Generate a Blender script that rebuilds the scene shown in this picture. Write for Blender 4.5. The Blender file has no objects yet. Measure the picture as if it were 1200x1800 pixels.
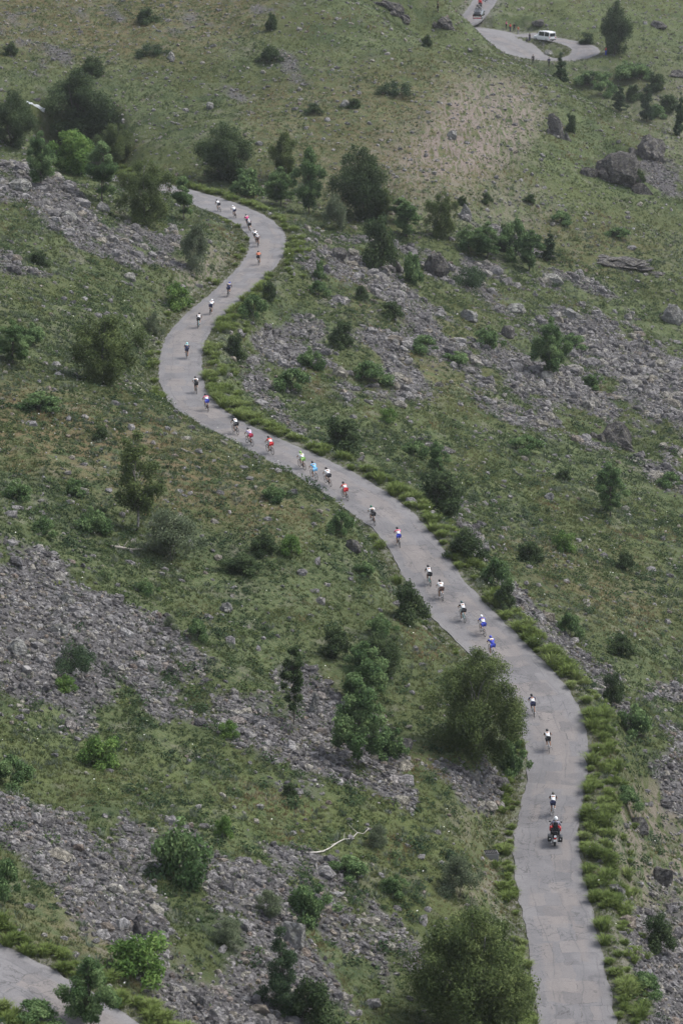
import bpy, math, random
import numpy as np
from mathutils import Vector, Matrix, Euler
random.seed(7); RS = np.random.RandomState(11)
SC = bpy.context.scene; COL = SC.collection
# ---------------------------------------------------------------- camera, world, sun, exposure
H = 100.0                      # camera height above the datum
FPX, PITCH = 5500.0, math.radians(14.0)      # focal length in photo pixels (1200 x 1800)
cam = bpy.data.objects.new('camera', bpy.data.cameras.new('camera')); COL.objects.link(cam)
cam.data.sensor_fit = 'VERTICAL'; cam.data.sensor_height = 36; cam.data.sensor_width = 24
cam.data.lens = FPX * 36 / 1800
cam.location = (0, 0, H); cam.rotation_euler = (math.pi / 2 - PITCH, 0, 0)
cam.data.clip_start = 1; cam.data.clip_end = 9000
cam.data.dof.use_dof = True; cam.data.dof.focus_distance = 262; cam.data.dof.aperture_fstop = 0.95
SC.camera = cam
SUN_EL, SUN_AZ = math.radians(56), math.radians(70)      # azimuth clockwise from +Y (away from the camera): light from the right
world = bpy.data.worlds.new('World'); SC.world = world; world.use_nodes = True
wn = world.node_tree; bg = wn.nodes['Background']
sky = wn.nodes.new('ShaderNodeTexSky'); sky.sky_type = 'NISHITA'; sky.sun_disc = False
sky.sun_elevation = SUN_EL; sky.sun_rotation = SUN_AZ; sky.altitude = 1600; sky.dust_density = 4; sky.air_density = 1.0
veil = wn.nodes.new('ShaderNodeHueSaturation'); veil.inputs['Saturation'].default_value = .42       # high cloud greys the sky
wn.links.new(sky.outputs[0], veil.inputs['Color']); wn.links.new(veil.outputs[0], bg.inputs[0]); bg.inputs[1].default_value = 0.135
sun = bpy.data.objects.new('sun', bpy.data.lights.new('sun', 'SUN')); COL.objects.link(sun)
sun.data.energy = 1.5; sun.data.angle = math.radians(17); sun.data.color = (1.0, 0.95, 0.88)
sd = Vector((math.sin(SUN_AZ) * math.cos(SUN_EL), math.cos(SUN_AZ) * math.cos(SUN_EL), math.sin(SUN_EL)))
sun.rotation_euler = sd.to_track_quat('Z', 'Y').to_euler(); sun.location = (120, 250, 300)
vs = SC.view_settings; vs.view_transform = 'Standard'; vs.look = 'None'; vs.gamma = 1; vs.use_curve_mapping = False
vs.exposure = 1.2
SC.cycles.max_bounces = 5; SC.cycles.diffuse_bounces = 2; SC.cycles.transmission_bounces = 2; SC.cycles.transparent_max_bounces = 4

# ---------------------------------------------------------------- numeric helpers
def hash2(ix, iy, s):
    n = (ix.astype(np.int64) * 374761393 + iy.astype(np.int64) * 668265263 + s * 974634777) & 0x7fffffff
    n = ((n ^ (n >> 13)) * 1274126177) & 0x7fffffff
    n = ((n ^ (n >> 16)) * 2246822519) & 0x7fffffff
    return ((n ^ (n >> 15)) & 0xffffff) / float(0xffffff)
def vnoise(x, y, s=0):
    ix = np.floor(x); iy = np.floor(y); fx = x - ix; fy = y - iy
    fx = fx * fx * (3 - 2 * fx); fy = fy * fy * (3 - 2 * fy)
    a = hash2(ix, iy, s); b = hash2(ix + 1, iy, s); c = hash2(ix, iy + 1, s); d = hash2(ix + 1, iy + 1, s)
    return (a + (b - a) * fx) * (1 - fy) + (c + (d - c) * fx) * fy
def fbm(x, y, s=0, o=3):
    v = 0; a = .5; t = 0
    for k in range(o):
        v = v + a * vnoise(x * 2 ** k + 17.3 * k, y * 2 ** k - 9.1 * k, s + k); t += a; a *= .5
    return v / t
def sstep(a, b, x):
    t = np.clip((x - a) / (b - a), 0, 1); return t * t * (3 - 2 * t)
CP, SP = math.cos(PITCH), math.sin(PITCH)
def ray(px, py):                                   # photo pixel -> unit direction
    dx = (np.asarray(px, float) - 600) / FPX; dy = -(np.asarray(py, float) - 900) / FPX
    d = np.stack([dx, CP + dy * SP, -SP + dy * CP], -1)
    return d / np.linalg.norm(d, axis=-1, keepdims=True)
def proj(P):                                       # world -> photo pixel
    q = np.asarray(P, float) - np.array([0, 0, H])
    dep = np.maximum(q[..., 1] * CP - q[..., 2] * SP, 1e-3); up = q[..., 1] * SP + q[..., 2] * CP
    return 600 + FPX * q[..., 0] / dep, 900 - FPX * up / dep, dep
def onplane(px, py, z):                            # ray to height z (relative to camera)
    d = ray(px, py); t = np.asarray(z) / d[..., 2]
    return d * t[..., None]

# ---------------------------------------------------------------- the main road, read off the photograph's two edges
LE = np.array([(945,1800),(932,1690),(915,1590),(897,1500),(905,1450),(925,1390),(929,1330),(920,1290),(905,1255),(870,1200),(825,1150),(765,1095),(735,1060),(708,1020),(695,985),(670,940),(640,915),(580,880),(530,850),(470,815),(400,785),(340,745),(305,715),(284,680),(283,640),(290,600),(310,568),(350,535),(400,495),(430,465),(441,445),(440,420),(425,400),(400,383),(340,362),(300,350),(270,342)], float)
RE = np.array([(1085,1800),(1065,1710),(1045,1620),(1022,1530),(1015,1480),(1020,1420),(1030,1370),(1035,1320),(1030,1270),(1010,1225),(985,1190),(930,1140),(900,1105),(850,1060),(815,1020),(785,975),(760,935),(725,900),(690,870),(640,838),(560,800),(480,765),(420,740),(375,715),(358,690),(352,660),(350,625),(360,590),(385,560),(430,520),(475,475),(500,440),(503,415),(490,395),(460,375),(420,358),(345,335),(290,322),(262,316)], float)
ZY = np.array([(310,-55.5),(330,-56),(387,-57),(482,-58.5),(559,-59.5),(667,-60.5),(756,-61.5),(871,-63.8),(1000,-66.5),(1200,-70),(1450,-73),(1800,-75.5)])
def zroad(y): return np.interp(y, ZY[:, 0], ZY[:, 1])
def dens(P, n):
    s = np.r_[0, np.cumsum(np.hypot(*np.diff(P, axis=0).T))]; t = np.linspace(0, s[-1], n)
    return np.c_[np.interp(t, s, P[:, 0]), np.interp(t, s, P[:, 1])]
def gsm(A, k):
    w = np.exp(-np.arange(-3 * k, 3 * k + 1) ** 2 / (2.0 * k * k)); w /= w.sum()
    B = np.pad(A, ((3 * k, 3 * k), (0, 0)), mode='reflect', reflect_type='odd')
    return np.stack([np.convolve(B[:, j], w, 'valid') for j in range(A.shape[1])], 1)
ld, rd = dens(LE, 700), dens(RE, 700)
cen = []
for i in range(0, 700, 2):
    z = float(zroad(ld[i, 1])); a = onplane(ld[i, 0], ld[i, 1], np.array(z)); B = onplane(rd[:, 0], rd[:, 1], np.full(700, z))
    cen.append((a + B[np.argmin(np.hypot(B[:, 0] - a[0], B[:, 1] - a[1]))]) / 2)
def resamp(P, step):
    s = np.r_[0, np.cumsum(np.linalg.norm(np.diff(P[:, :2], axis=0), axis=1))]; n = int(s[-1] / step)
    t = np.linspace(0, s[-1], n); return np.stack([np.interp(t, s, P[:, k]) for k in range(P.shape[1])], 1)
cen = gsm(resamp(np.array(cen), .5), 5); cen = resamp(cen, .5)
_, cy_, _ = proj(cen + [0, 0, H]); cen[:, 2] = zroad(cy_)
def normals2(C):
    t = np.gradient(C[:, :2], axis=0); t /= np.linalg.norm(t, axis=1, keepdims=True)
    return t, np.c_[t[:, 1], -t[:, 0]]             # tangent, right-hand normal
CT, CN = normals2(cen)
hw = np.zeros((len(cen), 2))
for i, c in enumerate(cen):
    for k, E_ in enumerate((ld, rd)):
        Pz = onplane(E_[:, 0], E_[:, 1], np.full(700, c[2])); hw[i, k] = np.min(np.hypot(Pz[:, 0] - c[0], Pz[:, 1] - c[1]))
hw = np.clip(gsm(hw, 6), 2.1, 3.4)
# run the road on behind the camera side and past the spur
def extend(C, hwid, d0, d1):
    a = C[0] - np.outer(np.arange(40, 0, -1), (C[3] - C[0]) / np.linalg.norm(C[3] - C[0]) * .5) * np.array(d0)
    t = C[-1] - C[-6]; t /= np.linalg.norm(t)
    k_ = np.arange(1, 81)[:, None] * .5; b = C[-1] + k_ * t + k_ ** 2 * np.array([.004, .010, 0]) + np.minimum(k_, 40) ** 1.5 * np.array([0, 0, -.022])
    return np.r_[a, C, b], np.r_[np.repeat(hwid[:1], 40, 0), hwid, np.repeat(hwid[-1:], 80, 0)]
cen, hw = extend(cen, hw, (1, 1, 1), (1, 1, 1)); cen = gsm(cen, 4); CT, CN = normals2(cen)
cen[:, 2] += H
# upper leg in the bottom left corner, and the hairpin far behind the knoll
def pxpath(pts, k=4):
    P = np.array([ray(x, y) * d + [0, 0, H] for x, y, d in pts]); P = resamp(P, .5); return gsm(P, k)
low = pxpath([(-260,1585,166),(-120,1640,165),(0,1696,164),(95,1750,162.5),(168,1800,161),(300,1900,159),(440,2020,157)], 10)
hair = pxpath([(700,44,642),(800,48,641),(845,57,636),(880,71,630),(910,88,624),(937,101,620),(962,106.5,618),(990,107,617),(1020,101,620),(1034,93,623),(1032,84,627),(1008,76,631),(978,70,634),(945,65,636),(915,60,639)], 6)
upper = pxpath([(740,66,634),(790,54,640),(822,40,643),(836,24,648),(849,6,655),(860,-14,663),(870,-36,674)], 6)

# ---------------------------------------------------------------- terrain: thin-plate surface through measured points
ctrl = [  # photo pixel and distance
 (1200,1800,199),(1200,1500,226),(1200,1200,259),(1200,900,313),(1200,750,348),(1200,600,392),(800,600,352),(800,750,316),(800,900,279),
 (1000,1100,258),(1050,1000,280),(600,700,312),(600,560,344),(540,480,354),(800,450,394),(1000,500,395),(1200,480,414),(700,400,398),(900,400,412),
 (900,250,440),(750,330,416),(600,400,399),(600,300,422),(600,200,445),(600,100,467),(600,0,490),(0,0,500),(200,0,500),(400,0,496),(0,120,458),(300,250,432),(400,130,462),
 (820,100,503),(760,70,503),(850,92,503),(880,108,502),(905,113,499),(940,128,494),(1000,160,486),(1050,185,480),(1100,210,474),(1150,232,470),(1200,252,466),(1100,330,440),(1200,430,427),(1050,250,454),(790,56,503),(720,-40,512),(200,-80,530),
 (0,290,366),(160,330,368),(300,385,369),(0,400,335),(200,480,332),(0,640,281),(0,800,252),(0,990,224),(300,900,247),(200,700,275),(450,1100,231),(0,1300,200),(100,1500,182),(300,1300,207),(600,1300,217),(750,1250,226),(600,1700,184),(400,1600,182),(780,1550,200),(450,1800,171),
 (820,1780,187),(850,1450,212),(150,560,305),(520,940,248)]
pts = [ray(x, y) * d for x, y, d in ctrl]
for x, y, d, dz in [(850,92,540,-5.5),(880,108,540,-5.5),(820,100,540,-6),(760,70,540,-6),(905,113,538,-5),(940,128,532,-5),(1000,160,524,-5),(1050,185,518,-5),(1100,210,512,-5),(1150,232,508,-5),(1200,252,504,-5),(790,56,540,-5),(820,62,585,-6),(760,50,590,-6),(880,93,580,-4.5),(940,122,570,-3.5),
                    (100,190,405,-7),(0,200,400,-7),(230,300,402,-4),(720,-60,580,-3)]:
    p = ray(x, y) * d; p[2] += dz; pts.append(p)
for x, y, d in [(820,52,638),(900,88,624),(990,107,617),(1035,90,624),(960,72,632),(850,5,655),(1100,190,594),(1200,225,586),(1200,60,646),(1200,0,672),(1000,20,652),(900,0,660),(1060,130,611),(1150,110,620),(1150,200,592)]:
    pts.append(ray(x, y) * d)
for i in range(30, len(cen), 26): pts.append(cen[i] - [0, 0, H])
for C_ in (low,):
    for i in range(0, len(C_), 12): pts.append(C_[i] - [0, 0, H])
# slope carried on beyond the frame
for Y, XL, zl, XR, zr in [(150,-60,-42,55,-88),(200,-65,-42,65,-90),(260,-75,-38,75,-84),(330,-85,-36,85,-82),(400,-95,-34,95,-78),(470,-110,-36,110,-82),(560,-120,-20,130,-84),(700,-130,-2,150,-62),(780,-60,-10,60,-52)]:
    pts.append(np.array([XL, Y, zl])); pts.append(np.array([XR, Y, zr]))
pts = np.array(pts); S_ = 100.0
def tpsk(r2): return .5 * r2 * np.log(r2 + 1e-9)
n_ = len(pts); Pn = pts[:, :2] / S_
K_ = tpsk(((Pn[:, None] - Pn[None]) ** 2).sum(-1)) + np.eye(n_) * 2e-4
Q_ = np.c_[np.ones(n_), Pn]; A_ = np.r_[np.c_[K_, Q_], np.c_[Q_.T, np.zeros((3, 3))]]
W_ = np.linalg.solve(A_, np.r_[pts[:, 2], 0, 0, 0])
def tps(x, y):
    X = np.c_[x.ravel(), y.ravel()] / S_; out = np.empty(len(X))
    for a in range(0, len(X), 20000):
        c = X[a:a + 20000]; k = tpsk(((c[:, None] - Pn[None]) ** 2).sum(-1))
        out[a:a + 20000] = k @ W_[:n_] + W_[n_] + c @ W_[n_ + 1:]
    return out.reshape(x.shape)
def axis(core, lo, hi):
    a = []; v = core[0][0]
    for x0, x1, st in core:
        a += list(np.arange(x0, x1 - 1e-6, st))
    a.append(core[-1][1]); st = 4.0; v = a[-1]
    while v < hi: v += st; st *= 1.25; a.append(v)
    st = 4.0; v = core[0][0]; b = []
    while v > lo: v -= st; st *= 1.25; b.append(v)
    return np.array(b[::-1] + a)
GX = axis([(-150,-85,1.6),(-85,-42,.9),(-42,42,.45),(42,85,.9),(85,160,1.6)], -1500, 1500)
GY = axis([(110,330,.55),(330,530,.7),(530,780,1.2)], -500, 2600)
gx, gy = np.meshgrid(GX, GY)
cxq = np.clip(gx, -150, 160); cyq = np.clip(gy, 110, 780)
gz = tps(cxq, cyq)
dout = np.hypot(gx - cxq, gy - cyq)
gz = gz + np.where(gy > 300, 105., 20.) * (1 - np.exp(-dout / 350)) * (.6 + .8 * fbm(gx / 260, gy / 260, 5)) * sstep(0, 120, dout)
gz = np.where((gy < 110), np.minimum(gz, -46 + 0 * gz), gz) + H
rough = sstep(0, 20, 200 - 0 * gx)
gz += (fbm(gx / 17, gy / 17, 21, 3) - .5) * 1.5 + (fbm(gx / 4.2, gy / 4.2, 31, 3) - .5) * .75 + (vnoise(gx / 1.3, gy / 1.3, 41) - .5) * .20 - (np.abs(fbm(gx / 9 + gy / 40, gy / 13, 51, 3) - .5) < .035) * .0 + (.25 - np.abs(fbm(gx / 10 + 3, gy / 12, 52, 3) - .5)) * 1.6 * sstep(0, 60, gy - 100)
def nearest(C, x, y, R):
    """distance to a path, station index and side (+ right) for points nearer than R; others inf"""
    D = np.full(x.shape, np.inf); I = np.zeros(x.shape, int)
    m = (x > C[:, 0].min() - R) & (x < C[:, 0].max() + R) & (y > C[:, 1].min() - R) & (y < C[:, 1].max() + R)
    xs, ys = x[m], y[m]; d = np.empty(len(xs)); ii = np.empty(len(xs), int)
    for a in range(0, len(xs), 8000):
        q = (xs[a:a + 8000, None] - C[None, :, 0]) ** 2 + (ys[a:a + 8000, None] - C[None, :, 1]) ** 2
        ii[a:a + 8000] = q.argmin(1); d[a:a + 8000] = np.sqrt(q.min(1))
    D[m] = d; I[m] = ii; return D, I
hw_low = np.full((len(low), 2), 2.5); hw_hair = np.full((len(hair), 2), 2.6); hw_up = np.full((len(upper), 2), 2.5)
_hp, _hq, _ = proj(hair); hw_hair[:, :] = np.clip(np.interp(_hp, [790, 850, 890, 955], [5.0, 6.5, 5.6, 2.8]), 2.5, 6.5)[:, None] * np.where(_hq > 74, 1, 1)[:, None]
ROADS = [(cen, hw), (low, hw_low), (hair, hw_hair), (upper, hw_up)]
for C_, h_ in ROADS[::-1]:
    D, I = nearest(C_, gx, gy, 16); t_, n2 = normals2(C_)
    m = D < 14
    side = (gx[m] - C_[I[m], 0]) * n2[I[m], 0] + (gy[m] - C_[I[m], 1]) * n2[I[m], 1]
    half = np.where(side > 0, h_[I[m], 1], h_[I[m], 0]); e = D[m] - half
    bl = 1 - sstep(.55, np.where(side > 0, 4.5, 4.0), e)
    tgt = C_[I[m], 2] - .12 + .15 * sstep(-.25, .40, e) + .08 * sstep(.6, 1.6, e)
    gz[m] = gz[m] * (1 - bl) + tgt * bl
def samp(A, x, y):
    x = np.asarray(x, float); y = np.asarray(y, float)
    i = np.clip(np.searchsorted(GX, x) - 1, 0, len(GX) - 2); j = np.clip(np.searchsorted(GY, y) - 1, 0, len(GY) - 2)
    fx = (x - GX[i]) / (GX[i + 1] - GX[i]); fy = (y - GY[j]) / (GY[j + 1] - GY[j])
    return (A[j, i] * (1 - fx) + A[j, i + 1] * fx) * (1 - fy) + (A[j + 1, i] * (1 - fx) + A[j + 1, i + 1] * fx) * fy
def gh(x, y): return samp(gz, x, y)
def hit(px, py, behind=0.0):                       # where the sight line through a pixel first meets the ground
    d = ray(px, py); t = np.arange(140, 900, .25); P = d[None] * t[:, None] + [0, 0, H]
    k = np.argmax(P[:, 2] < gh(P[:, 0], P[:, 1])); p = P[k]
    if behind: p = P[min(k + int(behind / .25), len(P) - 1)]
    return np.array([p[0], p[1], gh(p[0], p[1])])
def roadhit(px, py, C, h=0):
    p = hit(px, py)
    for _ in range(3):
        k = np.argmin(np.hypot(C[:, 0] - p[0], C[:, 1] - p[1])); d = ray(px, py); p = d * ((C[k, 2] - H) / d[2]) + [0, 0, H]
    return p, k

# ---------------------------------------------------------------- ground cover masks (drawn as regions, carried into the world by the ground they lie on)
MW, MH, MX0, MY0, MS = 160, 220, -200, -200, 10.0
mpx, mpy = np.meshgrid(np.arange(MW) * MS + MX0, np.arange(MH) * MS + MY0)
def poly(P):
    P = np.array(P, float); x, y = mpx, mpy; ins = np.zeros(x.shape, bool); j = len(P) - 1
    for i in range(len(P)):
        c = ((P[i, 1] > y) != (P[j, 1] > y)) & (x < (P[j, 0] - P[i, 0]) * (y - P[i, 1]) / (P[j, 1] - P[i, 1] + 1e-9) + P[i, 0]); ins ^= c; j = i
    return ins.astype(float)
def blur(A, k):
    w = np.exp(-np.arange(-2 * k, 2 * k + 1) ** 2 / (2. * k * k)); w /= w.sum()
    A = np.apply_along_axis(lambda r: np.convolve(np.pad(r, 2 * k, mode='edge'), w, 'valid'), 0, A)
    return np.apply_along_axis(lambda r: np.convolve(np.pad(r, 2 * k, mode='edge'), w, 'valid'), 1, A)
def mask(items, k=1):
    A = np.zeros(mpx.shape)
    for v, P in items: A = np.maximum(A, v * blur(poly(P), k))
    return A
M_scree = mask([
 (.88, [(-200,960),(0,990),(60,1005),(200,1045),(330,1090),(430,1115),(520,1160),(600,1230),(700,1265),(760,1300),(860,1390),(880,1425),(800,1425),(720,1400),(640,1385),(560,1360),(470,1345),(380,1300),(300,1275),(200,1250),(100,1240),(0,1225),(-200,1180)]),
 (.74, [(-200,1390),(0,1410),(90,1400),(200,1430),(300,1490),(420,1500),(520,1520),(600,1585),(700,1640),(760,1740),(740,1900),(420,1850),(330,1720),(180,1640),(100,1600),(0,1530),(-200,1450)]),
 (.9, [(-200,255),(0,285),(60,290),(160,335),(260,390),(320,420),(365,470),(330,500),(240,465),(150,430),(80,405),(0,385),(-200,330)]),
 (.6, [(-200,400),(0,430),(60,440),(110,490),(60,490),(0,470)]),
 (.80, [(560,430),(640,440),(760,500),(900,530),(1000,540),(1200,610),(1400,680),(1400,900),(1200,800),(1050,740),(900,700),(800,680),(700,640),(620,600),(540,610),(500,640),(490,690),(540,760),(510,770),(460,735),(425,690),(430,640),(460,590),(520,540),(580,500)]),
 (.66,[(700,420),(800,440),(1000,480),(1100,520),(1000,540),(800,490)]),
 (.50, [(500,400),(640,420),(900,480),(1200,570),(1400,640),(1400,940),(1200,870),(1050,800),(860,740),(700,710),(560,720),(440,660),(430,600),(520,520)]),
 (.42, [(-200,900),(0,940),(300,1020),(600,1150),(760,1250),(900,1380),(860,1450),(600,1420),(300,1330),(0,1270),(-200,1250)]),
 (.42, [(-200,1370),(0,1390),(300,1440),(560,1500),(760,1640),(800,1900),(400,1880),(150,1650),(-200,1480)]),
 (.9, [(885,1000),(935,1070),(1020,1130),(1100,1180),(1200,1195),(1400,1230),(1400,1600),(1200,1500),(1150,1440),(1120,1330),(1060,1225),(1000,1180),(930,1110),(890,1050)]),
 (.9,[(1090,1440),(1200,1400),(1400,1400),(1400,2000),(1150,1900),(1110,1700),(1085,1550)]),
 (.35,[(860,985),(800,960),(700,930),(820,860),(960,875),(960,885),(830,885)]),
 (.45,[(1060,320),(1180,250),(1400,250),(1400,420),(1200,420)]),
 (.62, [(760,370),(860,400),(960,440),(900,460),(800,430)]),
 (.2, [(-200,-200),(500,-200),(560,150),(400,230),(200,150),(-200,120)]),
 (.4, [(575,955),(640,960),(700,1040),(660,1050),(600,1000)]),
])
M_dirt = mask([
 (1.0, [(790,140),(930,140),(965,185),(935,250),(890,300),(800,330),(700,320),(690,290),(760,200)]),
 (.45, [(640,250),(760,180),(960,330),(1000,420),(640,380),(560,330)]),
 (.8, [(330,440),(400,420),(425,450),(330,540),(290,520)]),
 (.7, [(1050,1380),(1200,1380),(1400,1500),(1400,1900),(1120,1850),(1075,1620)]),
 (.6, [(120,1590),(330,1720),(300,1740),(110,1640)]),
 (.6, [(780,1560),(880,1500),(900,1600),(860,1640)]),
 (.35,[(1060,160),(1200,120),(1400,120),(1400,300),(1150,280)]),
 (.5, [(780,1430),(870,1380),(890,1440),(800,1500)]),
], 2)
M_dry = mask([
 (1.0, [(-200,650),(0,680),(250,720),(420,800),(560,900),(520,930),(330,900),(100,830),(-200,760)]),
 (.8, [(-200,-200),(500,-200),(480,40),(300,120),(0,80),(-200,80)]),
 (.7, [(860,930),(1100,980),(1200,1060),(1100,1100),(960,1040)]),
 (.6, [(600,520),(820,560),(900,700),(700,700)]),
 (.6, [(450,150),(800,100),(900,350),(600,380),(420,260)]),
 (.6, [(0,1560),(140,1600),(330,1740),(500,1850),(300,1800),(0,1620)]),
 (.5, [(900,360),(1200,420),(1200,480),(1000,470)]),
], 3)
M_fresh = mask([
 (1.0, [(-200,1260),(0,1270),(200,1280),(380,1330),(560,1390),(760,1440),(830,1500),(760,1600),(600,1530),(420,1480),(200,1400),(-200,1380)]),
 (.7, [(1000,100),(1400,0),(1400,-200),(880,-200),(880,30)]),
 (.7, [(960,210),(1040,300),(1100,400),(1000,380),(930,310)]),
 (.7, [(740,80),(830,110),(830,150),(740,130)]),
 (.7, [(560,700),(700,720),(900,800),(1100,880),(1200,900),(1200,1000),(900,880),(700,800)]),
 (.6, [(-200,480),(0,500),(250,540),(200,560),(0,560)]),
 (.6, [(500,1300),(900,1300),(900,1800),(750,1600)]),
], 3)
def msamp(M, px, py):
    u = np.clip((px - MX0) / MS, 0, MW - 1.001); v = np.clip((py - MY0) / MS, 0, MH - 1.001); i = u.astype(int); j = v.astype(int); fu = u - i; fv = v - j
    return (M[j, i] * (1 - fu) + M[j, i + 1] * fu) * (1 - fv) + (M[j + 1, i] * (1 - fu) + M[j + 1, i + 1] * fu) * fv
gpx, gpy, gdep = proj(np.stack([gx, gy, gz], -1))
okm = (gy > 60)
G = {}
for nm, M in (('scree', M_scree), ('dirt', M_dirt), ('dry', M_dry), ('fresh', M_fresh)):
    G[nm] = np.where(okm, msamp(M, np.where(okm, gpx, 0), np.where(okm, gpy, 0)), 0)
# ragged edges: the mask is a likelihood, noise decides
sc_n = fbm(gx / 5.5 + gy / 30, gy / 11, 61, 4); G['scree'] = sstep(.34, .80, G['scree'] * .62 + (sc_n - .5) * 1.55 + .17 + (fbm(gx / 1.9 + gy / 9, gy / 3.2, 66, 2) - .5) * .55) * sstep(.05, .3, G['scree'])
rd_d = np.full(gx.shape, 99.)
for C_, h_ in ROADS:
    D, I = nearest(C_, gx, gy, 12); rd_d = np.minimum(rd_d, D - h_[I].mean(-1))
G['road'] = np.clip(rd_d, -5, 20)
G['scree'] *= sstep(.6, 2.0, rd_d); G['verge'] = (1 - sstep(.5, 2.6, rd_d))

# ---------------------------------------------------------------- materials
def mat(name, col=(.5, .5, .5), rough=.85, spec=.3, metal=0):
    m = bpy.data.materials.new(name); m.use_nodes = True; b = m.node_tree.nodes['Principled BSDF']
    b.inputs['Base Color'].default_value = (*col, 1); b.inputs['Roughness'].default_value = rough
    b.inputs['Specular IOR Level'].default_value = spec; b.inputs['Metallic'].default_value = metal
    return m
class NT:
    def __init__(s, m): s.t = m.node_tree; s.b = s.t.nodes['Principled BSDF']
    def n(s, typ, **kw):
        o = s.t.nodes.new(typ)
        for k, v in kw.items():
            if k.startswith('i_'): o.inputs[int(k[2:])].default_value = v
            else: setattr(o, k, v)
        return o
    def l(s, a, b): s.t.links.new(a, b)
    def attr(s, nm): return s.n('ShaderNodeAttribute', attribute_name=nm).outputs['Fac']
    def math(s, op, a, b=0.0, c=None):
        o = s.n('ShaderNodeMath', operation=op)
        for k, v in enumerate((a, b) if c is None else (a, b, c)):
            if isinstance(v, (int, float)): o.inputs[k].default_value = v
            else: s.l(v, o.inputs[k])
        return o.outputs[0]
    def mix(s, f, a, b):
        o = s.n('ShaderNodeMix', data_type='RGBA')
        for k, v in ((0, f), (6, a), (7, b)):
            if isinstance(v, (int, float)): o.inputs[k].default_value = v
            elif isinstance(v, tuple): o.inputs[k].default_value = (*v, 1)
            else: s.l(v, o.inputs[k])
        return o.outputs[2]
    def noise(s, vec, scale, det=3, rough=.55, dist=0):
        o = s.n('ShaderNodeTexNoise'); o.inputs['Scale'].default_value = scale; o.inputs['Detail'].default_value = det
        o.inputs['Roughness'].default_value = rough; o.inputs['Distortion'].default_value = dist
        if vec is not None: s.l(vec, o.inputs['Vector'])
        return o.outputs['Fac']
    def ramp(s, f, stops, interp='LINEAR'):
        o = s.n('ShaderNodeValToRGB'); e = o.color_ramp.elements; o.color_ramp.interpolation = interp
        while len(e) < len(stops): e.new(.5)
        for q, (p, c) in zip(e, stops): q.position = p; q.color = (*c, 1) if len(c) == 3 else c
        s.l(f, o.inputs[0]); return o.outputs[0]
    def mapr(s, f, a, b, c=0., d=1.):
        o = s.n('ShaderNodeMapRange'); o.clamp = True; s.l(f, o.inputs[0])
        for k, v in enumerate((a, b, c, d)): o.inputs[k + 1].default_value = v
        return o.outputs[0]
    def bump(s, h, dist, st=1.0):
        o = s.n('ShaderNodeBump'); o.inputs['Distance'].default_value = dist; o.inputs['Strength'].default_value = st
        s.l(h, o.inputs['Height']); s.l(o.outputs[0], s.b.inputs['Normal'])
def ground_material():
    m = mat('alpine_ground', rough=.95, spec=.1); q = NT(m); P = q.n('ShaderNodeNewGeometry').outputs['Position']
    big = q.noise(P, .07, 4); mid = q.noise(P, .5, 5); fin = q.noise(P, 3.2, 4, .65); vf = q.noise(P, 11, 3, .7)
    g = q.mix(q.mapr(mid, .35, .65), (.049, .069, .031), (.086, .111, .048))
    g = q.mix(q.mapr(fin, .45, .72), g, (.128, .136, .070))
    g = q.mix(q.mapr(big, .42, .62), g, (.070, .084, .034))
    hp = q.mapr(q.noise(P, .22, 6, .62), .52, .64); g = q.mix(q.math('MULTIPLY', hp, .7), g, (.040, .060, .028))
    dry = q.math('MULTIPLY', q.attr('dry'), q.mapr(q.noise(P, .9, 4), .38, .6))
    g = q.mix(q.math('MULTIPLY', dry, .75), g, (.150, .106, .062))
    fr = q.math('MULTIPLY', q.attr('fresh'), q.mapr(q.noise(P, .6, 4), .35, .6))
    g = q.mix(q.math('MULTIPLY', fr, .5), g, (.108, .130, .042))
    soil = q.mix(q.mapr(vf, .3, .7), (.150, .118, .106), (.270, .218, .200))
    stretch = q.n('ShaderNodeMapping'); stretch.inputs['Scale'].default_value = (1.6, .32, .32); stretch.inputs['Rotation'].default_value = (0, 0, .5); q.l(P, stretch.inputs[0])
    st = q.noise(stretch.outputs[0], 1.1, 5, .6, 1.2)
    dm = q.math('MULTIPLY', q.attr('dirt'), q.mapr(st, .42, .56))
    g = q.mix(q.math('MULTIPLY', dm, .85), g, soil)
    bare = q.mapr(q.noise(P, .34, 5, .65), .56, .68)
    g = q.mix(q.math('MULTIPLY', bare, .5), g, (.165, .152, .125))
    vo = q.n('ShaderNodeTexVoronoi'); vo.inputs['Scale'].default_value = 3.0; q.l(P, vo.inputs['Vector'])
    rc = q.mix(q.mapr(vo.outputs['Distance'], .0, .5), q.mix(fin, (.21, .202, .205), (.135, .129, .130)), (.080, .076, .076))
    g = q.mix(q.mapr(q.attr('scree'), .15, .7), g, rc)
    vg = q.math('MULTIPLY', q.attr('verge'), q.mapr(q.noise(P, 2.0, 3), .35, .6))
    g = q.mix(q.math('MULTIPLY', vg, .75), g, q.mix(vf, (.13, .12, .10), (.22, .21, .20)))
    q.l(g, q.b.inputs['Base Color'])
    h = q.math('ADD', q.math('MULTIPLY', fin, .7), q.math('MULTIPLY', vf, .3)); q.bump(h, .25, .8)
    return m
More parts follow.
